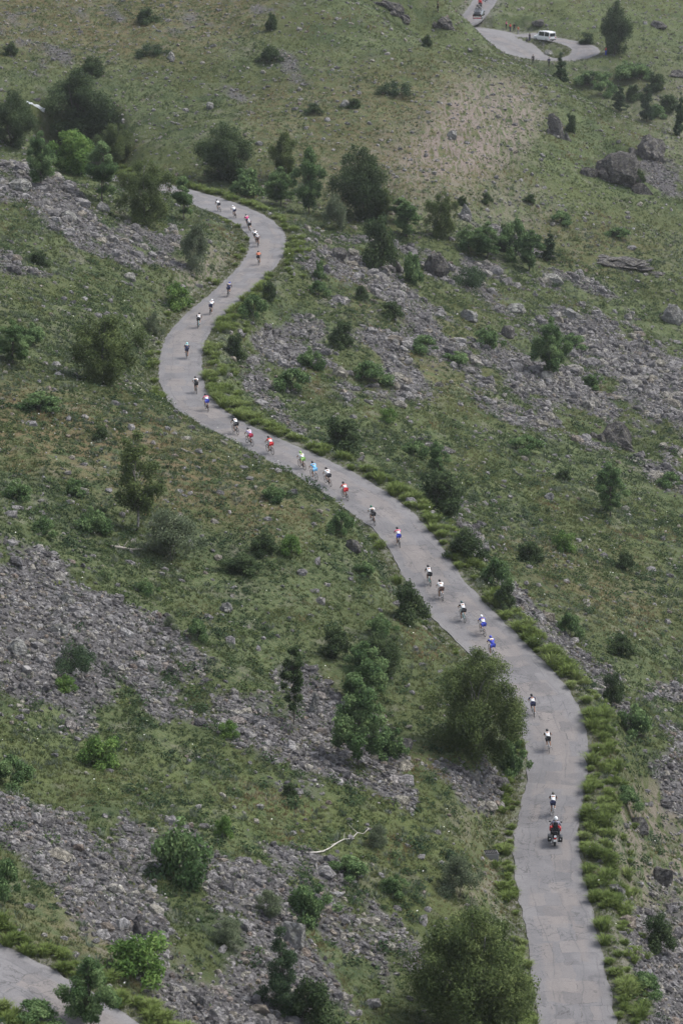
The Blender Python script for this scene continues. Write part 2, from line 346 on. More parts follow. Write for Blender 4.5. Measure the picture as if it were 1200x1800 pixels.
def asphalt_material():
    m = mat('patched_asphalt', rough=.9, spec=.25); q = NT(m)
    uv = q.n('ShaderNodeUVMap').outputs[0]; P = q.n('ShaderNodeNewGeometry').outputs['Position']
    sep = q.n('ShaderNodeSeparateXYZ'); q.l(uv, sep.inputs[0]); u, v = sep.outputs[0], sep.outputs[1]
    wob = q.n('ShaderNodeTexNoise'); wob.inputs['Scale'].default_value = .9; wob.inputs['Detail'].default_value = 4; q.l(uv, wob.inputs['Vector'])
    vm = q.n('ShaderNodeVectorMath', operation='MULTIPLY_ADD'); q.l(wob.outputs['Color'], vm.inputs[0]); vm.inputs[1].default_value = (.75, 1.1, 0); q.l(uv, vm.inputs[2])
    def brick(w, h, off, ms):
        rot = q.n('ShaderNodeMapping'); rot.inputs['Location'].default_value = off; q.l(vm.outputs[0], rot.inputs[0])
        b = q.n('ShaderNodeTexBrick'); b.inputs['Color1'].default_value = (0, 0, 0, 1); b.inputs['Color2'].default_value = (1, 1, 1, 1); b.inputs['Mortar'].default_value = (.5, .5, .5, 1)
        b.inputs['Scale'].default_value = 1; b.inputs['Brick Width'].default_value = w; b.inputs['Row Height'].default_value = h; b.inputs['Mortar Size'].default_value = ms; b.inputs['Mortar Smooth'].default_value = .3
        b.offset = .37; b.squash = 1.5; b.squash_frequency = 3
        q.l(rot.outputs[0], b.inputs['Vector']); return b.outputs['Color'], b.outputs['Fac']
    c1, f1 = brick(1.75, 2.6, (.4, .3, 0), .028); c2, f2 = brick(1.1, 1.7, (.9, 1.1, 0), .022)
    blot = q.noise(P, .35, 5, .6); fine = q.noise(P, 9, 4, .7); mid = q.noise(P, 1.6, 4)
    base = q.mix(q.mapr(blot, .35, .65), (0.148, 0.143, 0.147), (0.188, 0.181, 0.183))
    # the middle band is made of rectangular pinkish repairs
    cen_ = q.math('ABSOLUTE', q.math('ADD', u, q.math('MULTIPLY', q.math('SUBTRACT', blot, .5), 1.6))); band = q.mapr(cen_, 1.25, 1.75, 1, 0)
    pm = q.math('MULTIPLY', q.mapr(c1, .40, .5), band)
    base = q.mix(q.math('MULTIPLY', pm, .85), base, q.mix(mid, (0.213, 0.190, 0.178), (0.177, 0.163, 0.157)))
    pm2 = q.math('MULTIPLY', q.mapr(c2, .70, .76), q.mapr(q.noise(P, .5, 2), .42, .52))
    base = q.mix(q.math('MULTIPLY', pm2, .6), base, (0.126, 0.122, 0.126))
    pm3 = q.math('MULTIPLY', q.mapr(c2, .22, .16), band)
    base = q.mix(q.math('MULTIPLY', pm3, .6), base, (0.219, 0.198, 0.187))
    seam = q.math('MULTIPLY', q.math('MAXIMUM', q.math('MULTIPLY', f1, band), f2), q.mapr(q.noise(P, .8, 4), .50, .60))
    base = q.mix(q.math('MULTIPLY', seam, .75), base, (0.073, 0.070, 0.073))
    lw = q.math('ADD', u, q.math('MULTIPLY', q.math('SUBTRACT', q.noise(P, .12, 3), .5), 2.2))
    ls = q.math('MINIMUM', q.math('ABSOLUTE', q.math('SUBTRACT', lw, .75)), q.math('MINIMUM', q.math('ABSOLUTE', q.math('ADD', lw, 1.05)), q.math('ABSOLUTE', q.math('SUBTRACT', lw, 1.75))))
    lm = q.math('MULTIPLY', q.mapr(ls, .0, .07, 1, 0), q.mapr(q.noise(P, .6, 3), .40, .54)); base = q.mix(q.math('MULTIPLY', lm, .65), base, (0.105, 0.103, 0.107))
    trk = q.mapr(q.math('ABSOLUTE', q.math('SUBTRACT', q.math('ABSOLUTE', u), .85)), .1, .6, 1, 0); base = q.mix(q.math('MULTIPLY', trk, .16), base, (0.126, 0.124, 0.126))
    # meandering dark cracks and tar stains
    cr = q.math('ABSOLUTE', q.math('SUBTRACT', q.noise(P, .75, 5, .6, .6), .5)); crm = q.math('MULTIPLY', q.mapr(cr, .0, .02, 1, 0), q.mapr(q.noise(P, .3, 2), .45, .6))
    base = q.mix(q.math('MULTIPLY', crm, .8), base, (0.062, 0.061, 0.062))
    tar = q.mapr(q.noise(P, .9, 5, .6, .8), .63, .70); base = q.mix(q.math('MULTIPLY', tar, .5), base, (0.095, 0.092, 0.096))
    edge = q.mapr(q.math('ADD', q.math('ABSOLUTE', u), q.math('MULTIPLY', mid, .8)), 2.2, 2.9); base = q.mix(q.math('MULTIPLY', edge, .4), base, (0.214, 0.207, 0.202))
    o = q.n('ShaderNodeMix', data_type='RGBA', blend_type='MULTIPLY'); o.inputs[0].default_value = 1; q.l(base, o.inputs[6])
    q.l(q.ramp(fine, [(.25, (.82, .82, .82)), (.75, (1.14, 1.14, 1.14))]), o.inputs[7])
    q.l(o.outputs[2], q.b.inputs['Base Color']); q.bump(fine, .02, .5)
    return m
def foliage_material(name, stops, spec=.05, transl=.3, soft=.75):
    """colour runs with the 'tint' of each leaf or blade"""
    m = mat(name, rough=.7, spec=spec); q = NT(m); c = q.ramp(q.attr('tint'), stops); q.l(c, q.b.inputs['Base Color'])
    geo = q.n('ShaderNodeNewGeometry'); va = q.n('ShaderNodeVectorMath', operation='MULTIPLY_ADD'); q.l(geo.outputs['Normal'], va.inputs[0]); va.inputs[1].default_value = (1 - soft,) * 3; va.inputs[2].default_value = (0, 0, soft)
    vn = q.n('ShaderNodeVectorMath', operation='NORMALIZE'); q.l(va.outputs[0], vn.inputs[0]); q.l(vn.outputs[0], q.b.inputs['Normal'])
    tr = q.n('ShaderNodeBsdfTranslucent'); q.l(c, tr.inputs[0]); mx = q.n('ShaderNodeMixShader'); mx.inputs[0].default_value = transl
    out = q.t.nodes['Material Output']; q.l(q.b.outputs[0], mx.inputs[1]); q.l(tr.outputs[0], mx.inputs[2]); q.l(mx.outputs[0], out.inputs[0])
    return m
def rock_material(name, stops, lichen=.4):
    m = mat(name, rough=.92, spec=.2); q = NT(m); P = q.n('ShaderNodeNewGeometry').outputs['Position']
    c = q.ramp(q.attr('tint'), stops); n1 = q.noise(P, 2.4, 5, .65); n2 = q.noise(P, .9, 4)
    c = q.mix(q.math('MULTIPLY', q.mapr(n1, .5, .66), lichen), c, (.235, .225, .165))
    o = q.n('ShaderNodeMix', data_type='RGBA', blend_type='MULTIPLY'); o.inputs[0].default_value = 1; q.l(c, o.inputs[6])
    q.l(q.ramp(n1, [(.3, (.62, .62, .64)), (.7, (1.2, 1.2, 1.18))]), o.inputs[7]); q.l(o.outputs[2], q.b.inputs['Base Color'])
    cr = q.math('ABSOLUTE', q.math('SUBTRACT', q.noise(P, .8, 6, .7, 1.5), .5)); crm = q.mapr(cr, 0, .03, 1, 0)
    q.bump(q.math('SUBTRACT', q.math('ADD', n1, n2), q.math('MULTIPLY', crm, .6)), .6, 1.0); return m
MG = ground_material(); MA = asphalt_material()
M_stone = rock_material('scree_stone', [(0, (.108, .101, .104)), (.35, (.226, .214, .216)), (.72, (.335, .319, .316)), (.88, (.365, .340, .285)), (.94, (.270, .215, .180)), (1, (.46, .45, .45))], .25)
M_rock = rock_material('lichen_rock', [(0, (.115, .107, .103)), (1, (.190, .178, .170))], .55)
M_palerock = rock_material('pale_boulder', [(0, (.27, .265, .26)), (1, (.40, .39, .355))], .5)
M_grass = foliage_material('meadow_grass', [(0, (.041, .068, .034)), (.3, (.078, .109, .044)), (.55, (.128, .153, .058)), (.75, (.190, .194, .094)), (.88, (.205, .128, .062)), (1, (.30, .28, .18))])
M_tuss = foliage_material('verge_tussock', [(0, (.076, .112, .030)), (.55, (.156, .208, .058)), (1, (.240, .280, .115))], soft=.6)
M_sage = foliage_material('silver_herb', [(0, (.085, .110, .070)), (.5, (.150, .182, .128)), (1, (.26, .285, .22))])
M_herb = foliage_material('broad_herb', [(0, (.022, .042, .022)), (.4, (.044, .074, .034)), (.7, (.078, .112, .044)), (1, (.150, .170, .060))], soft=.6)
M_white = mat('white_petals', (.78, .78, .70), .7)
FOL = {
 'birch': foliage_material('birch_leaves', [(0, (0.044, 0.066, 0.024)), (.5, (0.091, 0.126, 0.044)), (1, (0.182, 0.222, 0.082))], soft=.58, spec=.05),
 'ash': foliage_material('ash_leaves', [(0, (0.041, 0.079, 0.031)), (.5, (0.094, 0.158, 0.060)), (1, (0.205, 0.286, 0.120))], soft=.58, spec=.05),
 'dark': foliage_material('dark_leaves', [(0, (0.025, 0.044, 0.019)), (.5, (0.053, 0.083, 0.035)), (1, (0.113, 0.150, 0.067))], soft=.58, spec=.05),
 'bright': foliage_material('bright_leaves', [(0, (0.053, 0.102, 0.026)), (.5, (0.108, 0.191, 0.049)), (1, (0.220, 0.314, 0.091))], soft=.58, spec=.05),
 'willow': foliage_material('willow_leaves', [(0, (0.065, 0.089, 0.048)), (.5, (0.119, 0.150, 0.086)), (1, (0.235, 0.266, 0.168))], soft=.58, spec=.05),
 'conifer': foliage_material('conifer_needles', [(0, (0.020, 0.037, 0.019)), (.5, (0.043, 0.072, 0.037)), (1, (0.091, 0.126, 0.065))], soft=.4, spec=.05),
}
M_bark = mat('grey_bark', (.10, .088, .075), .9); M_birchbark = mat('birch_bark', (.30, .28, .26), .8)
qq = NT(M_birchbark); qq.l(qq.ramp(qq.noise(qq.n('ShaderNodeNewGeometry').outputs['Position'], 5, 4), [(.4, (.34, .32, .30)), (.6, (.10, .09, .08))]), qq.b.inputs['Base Color'])
M_dead = mat('weathered_wood', (.30, .27, .235), .9)

# ---------------------------------------------------------------- mesh helpers
def mesh_np(name, V, F, m=None, tint=None, smooth=False, uv=None):
    """V (n,3), F list of (k,3) / (k,4) arrays -> one mesh"""
    Fs = F if isinstance(F, list) else [F]; Fs = [np.asarray(f, np.int32) for f in Fs if len(f)]
    me = bpy.data.meshes.new(name); me.vertices.add(len(V)); me.vertices.foreach_set('co', np.ascontiguousarray(V, np.float32).ravel())
    lp = np.concatenate([f.ravel() for f in Fs]); tot = np.concatenate([np.full(len(f), f.shape[1], np.int32) for f in Fs])
    me.loops.add(len(lp)); me.loops.foreach_set('vertex_index', lp); me.polygons.add(len(tot))
    me.polygons.foreach_set('loop_start', np.r_[0, np.cumsum(tot)[:-1]].astype(np.int32))
    me.polygons.foreach_set('use_smooth', np.full(len(tot), smooth))
    me.update(calc_edges=True)
    if tint is not None:
        dom = 'FACE' if len(tint) == len(tot) else 'POINT'
        me.attributes.new('tint', 'FLOAT', dom).data.foreach_set('value', np.ascontiguousarray(tint, np.float32))
    if uv is not None: me.uv_layers.new(name='uv').data.foreach_set('uv', np.ascontiguousarray(uv[lp], np.float32).ravel())
    if m: me.materials.append(m)
    return me
def link(name, me, parent=None, loc=None):
    o = bpy.data.objects.new(name, me); COL.objects.link(o); o.parent = parent
    if loc is not None: o.location = loc
    return o
def tag(o, label=None, cat=None, group=None, kind=None):
    if label: o['label'] = label
    if cat: o['category'] = cat
    if group: o['group'] = group
    if kind: o['kind'] = kind
    return o
class MB:
    """collects simple shaped solids into one mesh"""
    def __init__(s): s.V = []; s.F = []; s.n = 0; s.Q = []
    def add(s, V, F):
        V = np.asarray(V, float); s.V.append(V); s.F += [tuple(int(i) + s.n for i in f) for f in F]; s.n += len(V); return s
    def tube(s, P, r, n=8, caps=True):
        P = np.asarray(P, float); r = np.broadcast_to(r, (len(P),)); T = np.gradient(P, axis=0); V = []; up = np.array([0.13, .2, .97])
        for p, t, q in zip(P, T, r):
            t = t / (np.linalg.norm(t) + 1e-9); a = np.cross(t, up)
            if np.linalg.norm(a) < .1: a = np.cross(t, [1, 0, 0])
            a /= np.linalg.norm(a); b = np.cross(t, a); an = np.arange(n) * 2 * math.pi / n
            V += list(p + q * (np.cos(an)[:, None] * a + np.sin(an)[:, None] * b))
        F = [(i * n + k, i * n + (k + 1) % n, (i + 1) * n + (k + 1) % n, (i + 1) * n + k) for i in range(len(P) - 1) for k in range(n)]
        if caps: F += [tuple(range(n))[::-1], tuple((len(P) - 1) * n + k for k in range(n))]
        return s.add(V, F)
    def rbox(s, c, h, e=.25, R=None, nu=16, nv=10):
        """rounded box: superellipsoid with half sizes h"""
        u = np.arange(nu) * 2 * math.pi / nu + math.pi / nu; v = np.linspace(-math.pi / 2, math.pi / 2, nv); f = lambda a: np.sign(a) * np.abs(a) ** e
        V = [(h[0] * f(np.cos(b)) * f(np.cos(a)), h[1] * f(np.cos(b)) * f(np.sin(a)), h[2] * f(np.sin(b))) for b in v for a in u]
        V = np.array(V)
        if R is not None: V = V @ np.array(Euler(R).to_matrix()).T
        F = [(j * nu + i, j * nu + (i + 1) % nu, (j + 1) * nu + (i + 1) % nu, (j + 1) * nu + i) for j in range(nv - 1) for i in range(nu)]
        return s.add(V + np.array(c), F)
    def ell(s, c, h, R=None, nu=14, nv=9): return s.rbox(c, h, 1.0, R, nu, nv)
    def ring(s, c, R, r, axis=0, n=26, k=7):
        V = []
        for i in range(n):
            a = i * 2 * math.pi / n
            for j in range(k):
                b = j * 2 * math.pi / k; q = R + r * math.cos(b); w = r * math.sin(b); p = [w, q * math.cos(a), q * math.sin(a)]
                V.append(np.roll(p, axis))
        F = [(i * k + j, ((i + 1) % n) * k + j, ((i + 1) % n) * k + (j + 1) % k, i * k + (j + 1) % k) for i in range(n) for j in range(k)]
        return s.add(np.array(V) + np.array(c), F)
    def disc(s, c, R, t, axis=0, n=24):
        p = np.array([[-t / 2, 0, 0], [t / 2, 0, 0]]); V = []
        for x in (-t / 2, t / 2): V += [np.roll([x, R * math.cos(a), R * math.sin(a)], axis) for a in np.arange(n) * 2 * math.pi / n]
        F = [(k, (k + 1) % n, n + (k + 1) % n, n + k) for k in range(n)] + [tuple(range(n))[::-1], tuple(range(n, 2 * n))]
        return s.add(np.array(V) + np.array(c), F)
    def mesh(s, name, m=None, smooth=True):
        me = bpy.data.meshes.new(name); me.from_pydata(np.concatenate(s.V).tolist(), [], s.F); me.polygons.foreach_set('use_smooth', [smooth] * len(me.polygons)); me.update()
        if m: me.materials.append(m)
        return me
    def build(s, name, m, parent=None, smooth=True): return link(name, s.mesh(name, m, smooth), parent)

# ---------------------------------------------------------------- ground sheet and roads
ny, nx = gx.shape; idx = np.arange(ny * nx).reshape(ny, nx)
Fg = np.stack([idx[:-1, :-1], idx[:-1, 1:], idx[1:, 1:], idx[1:, :-1]], -1).reshape(-1, 4)
me = mesh_np('ground', np.stack([gx, gy, gz], -1).reshape(-1, 3), Fg, MG, smooth=True)
for nm in ('scree', 'dirt', 'dry', 'fresh', 'verge'): me.attributes.new(nm, 'FLOAT', 'POINT').data.foreach_set('value', G[nm].astype(np.float32).ravel())
tag(link('ground', me), kind='structure')
def road(name, C, hwid, sd_, lift=0.0):
    t, n = normals2(C); N = len(C); s = np.r_[0, np.cumsum(np.linalg.norm(np.diff(C[:, :2], axis=0), axis=1))]
    K = 9; V = []; UV = []
    for side in (0, 1): pass
    wl = hwid[:, 0] + (fbm(s / .9, s * 0, sd_, 4) - .5) * .42; wr = hwid[:, 1] + (fbm(s / .9, s * 0 + 9, sd_ + 3, 4) - .5) * .42
    for k in range(K):
        f = k / (K - 1) * 2 - 1; off = np.where(f < 0, f * wl, f * wr); z = C[:, 2] + .03 * (1 - f * f) + lift
        V.append(np.c_[C[:, 0] + n[:, 0] * off, C[:, 1] + n[:, 1] * off, z]); UV.append(np.c_[off, s])
    lo = [np.c_[v[:, :2], v[:, 2] - .35] for v in (V[0], V[-1])]; V = [lo[0]] + V + [lo[1]]; UV = [UV[0]] + UV + [UV[-1]]
    V = np.stack(V, 1).reshape(-1, 3); UV = np.stack(UV, 1).reshape(-1, 2); K += 2
    ii = np.arange(N * K).reshape(N, K); F = np.stack([ii[:-1, :-1], ii[:-1, 1:], ii[1:, 1:], ii[1:, :-1]], -1).reshape(-1, 4)
    return tag(link(name, mesh_np(name, V, F, MA, smooth=False, uv=UV)), kind='structure')
road('mountain_road', cen, hw, 71); road('upper_road', low, hw_low, 81); road('hairpin_road', hair, hw_hair, 91); road('distant_road', upper, hw_up, 95, -.012)

# ---------------------------------------------------------------- scattered ground cover
def cand(n, y0, y1, pad=1.18):
    y = y0 + (y1 - y0) * RS.rand(int(n * 1.0)) ; w = 1.0
    keep = RS.rand(len(y)) < (y / y1); y = y[keep]
    x = (RS.rand(len(y)) * 2 - 1) * (y * .1095 * pad + 3)
    return x, y
def cand_area(y0, y1, per_m2):
    a = .1095 * 1.18 * (y1 ** 2 - y0 ** 2) + 6 * (y1 - y0); return cand(int(a * per_m2 * 2 * y1 / (y0 + y1)), y0, y1)
def infield(x, y, nm): return samp(G[nm], x, y)
ICO = None
def ico(sub=1):
    import bmesh
    b = bmesh.new(); bmesh.ops.create_icosphere(b, subdivisions=sub, radius=1); V = np.array([v.co[:] for v in b.verts]); F = np.array([[v.index for v in f.verts] for f in b.faces]); b.free(); return V, F
I1 = ico(1); I2 = ico(2); I3 = ico(3)
def rot_z_tilt(n, tilt):
    a = RS.rand(n) * 2 * math.pi; b = (RS.rand(n) - .5) * 2 * tilt; c = (RS.rand(n) - .5) * 2 * tilt
    ca, sa, cb, sb, cc, sc = np.cos(a), np.sin(a), np.cos(b), np.sin(b), np.cos(c), np.sin(c); z = np.zeros(n); o = np.ones(n)
    Rz = np.stack([ca, -sa, z, sa, ca, z, z, z, o], 1).reshape(n, 3, 3); Rx = np.stack([o, z, z, z, cb, -sb, z, sb, cb], 1).reshape(n, 3, 3); Ry = np.stack([cc, z, sc, z, o, z, -sc, z, cc], 1).reshape(n, 3, 3)
    return Rz @ Rx @ Ry
def stones(x, y, size, base=I1, sink=.25, tlo=0, thi=1, flat=.8):
    n = len(x); V, F = base; P = np.repeat(V[None], n, 0) * (1 + (RS.rand(n, len(V), 1) - .5) * .55)
    P = np.clip(P, -.88, .88)                       # cut faces, angular blocks
    sc = size[:, None] * np.stack([.6 + .6 * RS.rand(n), .45 + .4 * RS.rand(n), flat * (.55 + .5 * RS.rand(n))], 1)
    P = np.einsum('nij,nkj->nki', rot_z_tilt(n, .5), P * sc[:, None]); P += np.stack([x, y, gh(x, y) + size * (.3 - sink)], 1)[:, None]
    Fs = (F[None] + (np.arange(n) * len(V))[:, None, None]).reshape(-1, 3); t = tlo + (thi - tlo) * RS.rand(n)
    return P.reshape(-1, 3), Fs, np.repeat(t, len(F))
def join_np(parts):
    V, F, T, k = [], [], [], 0
    for v, f, t in parts: V.append(v); F.append(f + k); T.append(t); k += len(v)
    return np.concatenate(V), np.concatenate(F), np.concatenate(T)
parts_ = []
x, y = cand_area(140, 300, 17); m = (infield(x, y, 'scree') > RS.rand(len(x)) * .95 + .03); x, y = x[m], y[m]
parts_.append(stones(x, y, .09 + .17 * RS.rand(len(x)) ** 2 + .25 * RS.rand(len(x)) ** 8))
x, y = cand_area(140, 300, 1.9); m = (infield(x, y, 'scree') > RS.rand(len(x)) * .8 + .15); x, y = x[m], y[m]
parts_.append(stones(x, y, .24 + .62 * RS.rand(len(x)) ** 5))
x, y = cand_area(300, 470, 7); m = (infield(x, y, 'scree') > RS.rand(len(x)) * .9 + .08); x, y = x[m], y[m]
parts_.append(stones(x, y, .12 + .2 * RS.rand(len(x)) ** 2))
x, y = cand_area(300, 430, 2.2); m = (infield(x, y, 'scree') > RS.rand(len(x)) * .8 + .15); x, y = x[m], y[m]
parts_.append(stones(x, y, .22 + .85 * RS.rand(len(x)) ** 6, I2, tlo=.2, thi=.92))
# loose stones lying in the grass
x, y = cand_area(400, 560, .30); m = fbm(x / 9, y / 12, 195, 3) > .52; parts_.append(stones(x[m], y[m], .12 + .3 * RS.rand(m.sum()) ** 3, tlo=.55))
x, y = cand_area(140, 760, .30); m = samp(G['road'], x, y) > .8; x, y = x[m], y[m]
parts_.append(stones(x, y, .12 + .22 * RS.rand(len(x)) ** 2 + .4 * RS.rand(len(x)) ** 9 + y * .0001, tlo=.3))
x, y = cand_area(140, 420, 10); m = (samp(G['road'], x, y) > .05) & (samp(G['road'], x, y) < 1.2) & (RS.rand(len(x)) < .5); x, y = x[m], y[m]
parts_.append(stones(x, y, .035 + .06 * RS.rand(len(x)) ** 2, tlo=.3))
V, F, T = join_np(parts_); print('stones', len(F) // 20)
tag(link('scree_stones', mesh_np('scree_stones', V, F, M_stone, T)), 'loose grey scree stones spread down the mountainside', 'stones', kind='stuff')

def tufts(x, y, size, nb, lean=.5, wid=.10, tint=None, tvar=.12, sink=.03):
    """grass tufts of nb pointed blades fanning out of one foot"""
    n = len(x); a = RS.rand(n, nb) * 2 * math.pi; L = size[:, None] * (.6 + .6 * RS.rand(n, nb)); ln = lean * (.25 + RS.rand(n, nb)) ; r0 = size[:, None] * .28 * RS.rand(n, nb) ** .5
    bx = x[:, None] + r0 * np.cos(a); by = y[:, None] + r0 * np.sin(a); bz = gh(bx, by) - sink
    tx = bx + L * np.sin(ln) * np.cos(a); ty = by + L * np.sin(ln) * np.sin(a); tz = bz + L * np.cos(ln)
    a2 = RS.rand(n, nb) * math.pi * 2; w = size[:, None] * wid * (.6 + .8 * RS.rand(n, nb)); wx = w * np.cos(a2); wy = w * np.sin(a2)
    V = np.stack([np.stack([bx - wx, by - wy, bz], -1), np.stack([bx + wx, by + wy, bz], -1), np.stack([tx, ty, tz], -1)], 2).reshape(-1, 3)
    F = np.arange(n * nb * 3).reshape(-1, 3); T = np.clip(tint[:, None] + (RS.rand(n, nb) - .5) * 2 * tvar, 0, 1).ravel()
    return V, F, T
def ground_tint(x, y):
    d = infield(x, y, 'dry'); f = infield(x, y, 'fresh')
    t = .38 + 1.15 * (fbm(x / 3.2, y / 5, 101, 3) - .5) + .45 * (fbm(x / 14, y / 22, 111, 2) - .5) + .12 * f
    t = np.where((RS.rand(len(x)) < d * .55 * sstep(.42, .6, fbm(x / 6, y / 9, 131, 3)) * 1.6), .78 + .14 * RS.rand(len(x)), t)
    return t + (RS.rand(len(x)) - .5) * .12
def grassy(x, y, lim=.35):
    return (RS.rand(len(x)) > -1) & (samp(G['road'], x, y) > lim) & (RS.rand(len(x)) > infield(x, y, 'scree') * .86) & (RS.rand(len(x)) > .85 * infield(x, y, 'dirt'))
parts_ = []
for y0, y1, dn, s0, nb in ((140, 215, 13, .19, 7), (215, 300, 10, .21, 7), (300, 400, 7, .24, 6), (400, 520, 4.5, .27, 5), (520, 760, 1.3, .36, 5)):
    x, y = cand_area(y0, y1, dn); m = grassy(x, y); x, y = x[m], y[m]; cl = fbm(x / 2.3, y / 2.8, 121, 3)
    m = cl + .3 * RS.rand(len(x)) > .44; x, y, cl = x[m], y[m], cl[m]
    parts_.append(tufts(x, y, s0 * (.5 + .9 * cl + .4 * RS.rand(len(x))), nb, .75, .14, ground_tint(x, y)))
V, F, T = join_np(parts_); print('grass blades', len(F))
tag(link('meadow_grass', mesh_np('meadow_grass', V, F, M_grass, T)), 'rough mixed grass covering the slopes', 'grass', kind='stuff')
def herbs(x, y, size, nl, tint, leaf=.22, tvar=.15, squash=.75):
    """low leafy clumps: leaf-sized faces over a dome"""
    n = len(x); d = RS.normal(size=(n, nl, 3)); d[..., 2] = np.abs(d[..., 2]); d /= np.linalg.norm(d, axis=-1, keepdims=True); r = (RS.rand(n, nl, 1)) ** .45
    c = d * r * size[:, None, None]; c[..., 2] *= squash; c[..., 0] += x[:, None]; c[..., 1] += y[:, None]; c[..., 2] += gh(x, y)[:, None] - .04
    return leaf_quads(c.reshape(-1, 3), np.repeat(size * leaf, nl) * (.6 + .8 * RS.rand(n * nl)), (d + RS.normal(size=d.shape) * .6 + [0, 0, .5]).reshape(-1, 3)) + (np.clip(np.repeat(tint, nl) + (RS.rand(n * nl) - .5) * 2 * tvar, 0, 1),)
def leaf_quads(C, s, N, asp=.6):
    N = N / (np.linalg.norm(N, axis=1, keepdims=True) + 1e-9); R = RS.normal(size=N.shape); A = np.cross(N, R); A /= np.linalg.norm(A, axis=1, keepdims=True) + 1e-9; B = np.cross(N, A)
    A = A * s[:, None]; B = B * (s * asp)[:, None]
    V = np.stack([C - A, C - B * .9, C + A, C + B * .9], 1).reshape(-1, 3); return V, np.arange(len(C) * 4).reshape(-1, 4)
parts_ = []
for y0, y1, dn, s0, nl in ((140, 215, 1.7, .34, 26), (215, 300, 1.4, .38, 22), (300, 400, .95, .42, 18), (400, 520, .5, .42, 12), (520, 760, .12, .6, 10)):
    x, y = cand_area(y0, y1, dn); m = grassy(x, y, .8); x, y = x[m], y[m]; cl = fbm(x / 3.5, y / 4.5, 151, 3)
    m = cl + .3 * RS.rand(len(x)) > .55; x, y, cl = x[m], y[m], cl[m]
    parts_.append(herbs(x, y, s0 * (.45 + .55 * RS.rand(len(x)) + .8 * RS.rand(len(x)) ** 6), nl, .18 + .75 * fbm(x / 7, y / 9, 161, 2) + (RS.rand(len(x)) - .5) * .3))
for y0, y1, dn, s0, nl in ((140, 215, .75, .66, 90), (215, 300, .62, .70, 75), (300, 410, .48, .72, 60), (410, 520, .26, .5, 30)):
    x, y = cand_area(y0, y1, dn); m = grassy(x, y, 1.6); x, y = x[m], y[m]; cl = fbm(x / 6, y / 8, 181, 3); m = cl + .25 * RS.rand(len(x)) > .585; x, y = x[m], y[m]
    parts_.append(herbs(x, y, s0 * (.5 + .8 * RS.rand(len(x)) ** 2), nl, .1 + .75 * RS.rand(len(x)), .13, .2, .85))
V, F, T = join_np(parts_); print('herb leaves', len(F))
tag(link('leafy_undergrowth', mesh_np('leafy_undergrowth', V, F, M_herb, T)), 'low leafy herbs and scrub in the grass', 'undergrowth', kind='stuff')
# verge: thick bright tussocks on the valley side, lower ones on the bank side
s_all = np.r_[0, np.cumsum(np.linalg.norm(np.diff(cen[:, :2], axis=0), axis=1))]
px_c, py_c, _ = proj(cen)
def verge_pts(n, side, lo, hi, w=None, C=cen, h_=hw):
    i = RS.randint(0, len(C) - 1, n); 
    if w is not None:
        _, pyc, _ = proj(C); i = i[RS.rand(n) < np.interp(pyc[i], *zip(*w))]
    t, nn = normals2(C); o = (h_[i, 1 if side > 0 else 0] + lo + (hi - lo) * RS.rand(len(i))) * side; j = (RS.rand(len(i)) - .5) * .8
    return C[i, 0] + nn[i, 0] * o + t[i, 0] * j, C[i, 1] + nn[i, 1] * o + t[i, 1] * j, i
def tussocks(x, y, size, nb=90, tint=None):
    n = len(x); a = RS.rand(n, nb) * 2 * math.pi; q = RS.rand(n, nb) ** .6; L = size[:, None] * (.75 + .4 * RS.rand(n, nb)); ln = q * .95
    r0 = size[:, None] * .35 * q; bx = x[:, None] + r0 * np.cos(a); by = y[:, None] + r0 * np.sin(a); bz = (gh(x, y) - .05)[:, None] + 0 * bx
    mx_ = bx + L * .6 * np.sin(ln * .6) * np.cos(a); my_ = by + L * .6 * np.sin(ln * .6) * np.sin(a); mz_ = bz + L * .62 * np.cos(ln * .55)
    tx = bx + L * np.sin(ln) * np.cos(a); ty = by + L * np.sin(ln) * np.sin(a); tz = bz + L * (.85 * np.cos(ln) + .08)
    a2 = a + math.pi / 2; w = .018 + size[:, None] * .022 * RS.rand(n, nb); wx = w * np.cos(a2); wy = w * np.sin(a2)
    V = np.stack([np.stack([bx - wx, by - wy, bz], -1), np.stack([bx + wx, by + wy, bz], -1), np.stack([mx_ - wx, my_ - wy, mz_], -1), np.stack([mx_ + wx, my_ + wy, mz_], -1), np.stack([tx, ty, tz], -1)], 2).reshape(-1, 3)
    k = np.arange(n * nb)[:, None] * 5; F3 = [np.hstack([k, k + 1, k + 3, k + 2]), np.hstack([k + 2, k + 3, k + 4])]
    T = np.clip(tint[:, None] + (RS.rand(n, nb) - .5) * .3, 0, 1).ravel(); return V, F3, T
wR = [(300, .5), (480, .5), (520, .8), (600, .5), (740, .9), (900, .8), (1800, 1)]; wL = [(300, .1), (900, .15), (1250, .4), (1330, .6), (1450, .35), (1500, 1), (1800, 1)]
xa, ya, ia = verge_pts(1500, 1, .2, 2.2, wR); xb, yb, ib = verge_pts(1100, -1, .2, 1.4, wL); xc, yc, ic = verge_pts(500, 1, 1.0, 3.6, wR)
x = np.r_[xa, xb, xc]; y = np.r_[ya, yb, yc]; xh, yh, _ = verge_pts(200, 1, .1, 1.6, None, low, hw_low); xi, yi, _ = verge_pts(160, -1, .1, 2.2, None, low, hw_low); x = np.r_[x, xh, xi]; y = np.r_[y, yh, yi]
sz = np.r_[.50 + .42 * RS.rand(len(xa)), .42 + .32 * RS.rand(len(xb)), .36 + .38 * RS.rand(len(xc)), .35 + .3 * RS.rand(len(xh)), .4 + .4 * RS.rand(len(xi))]
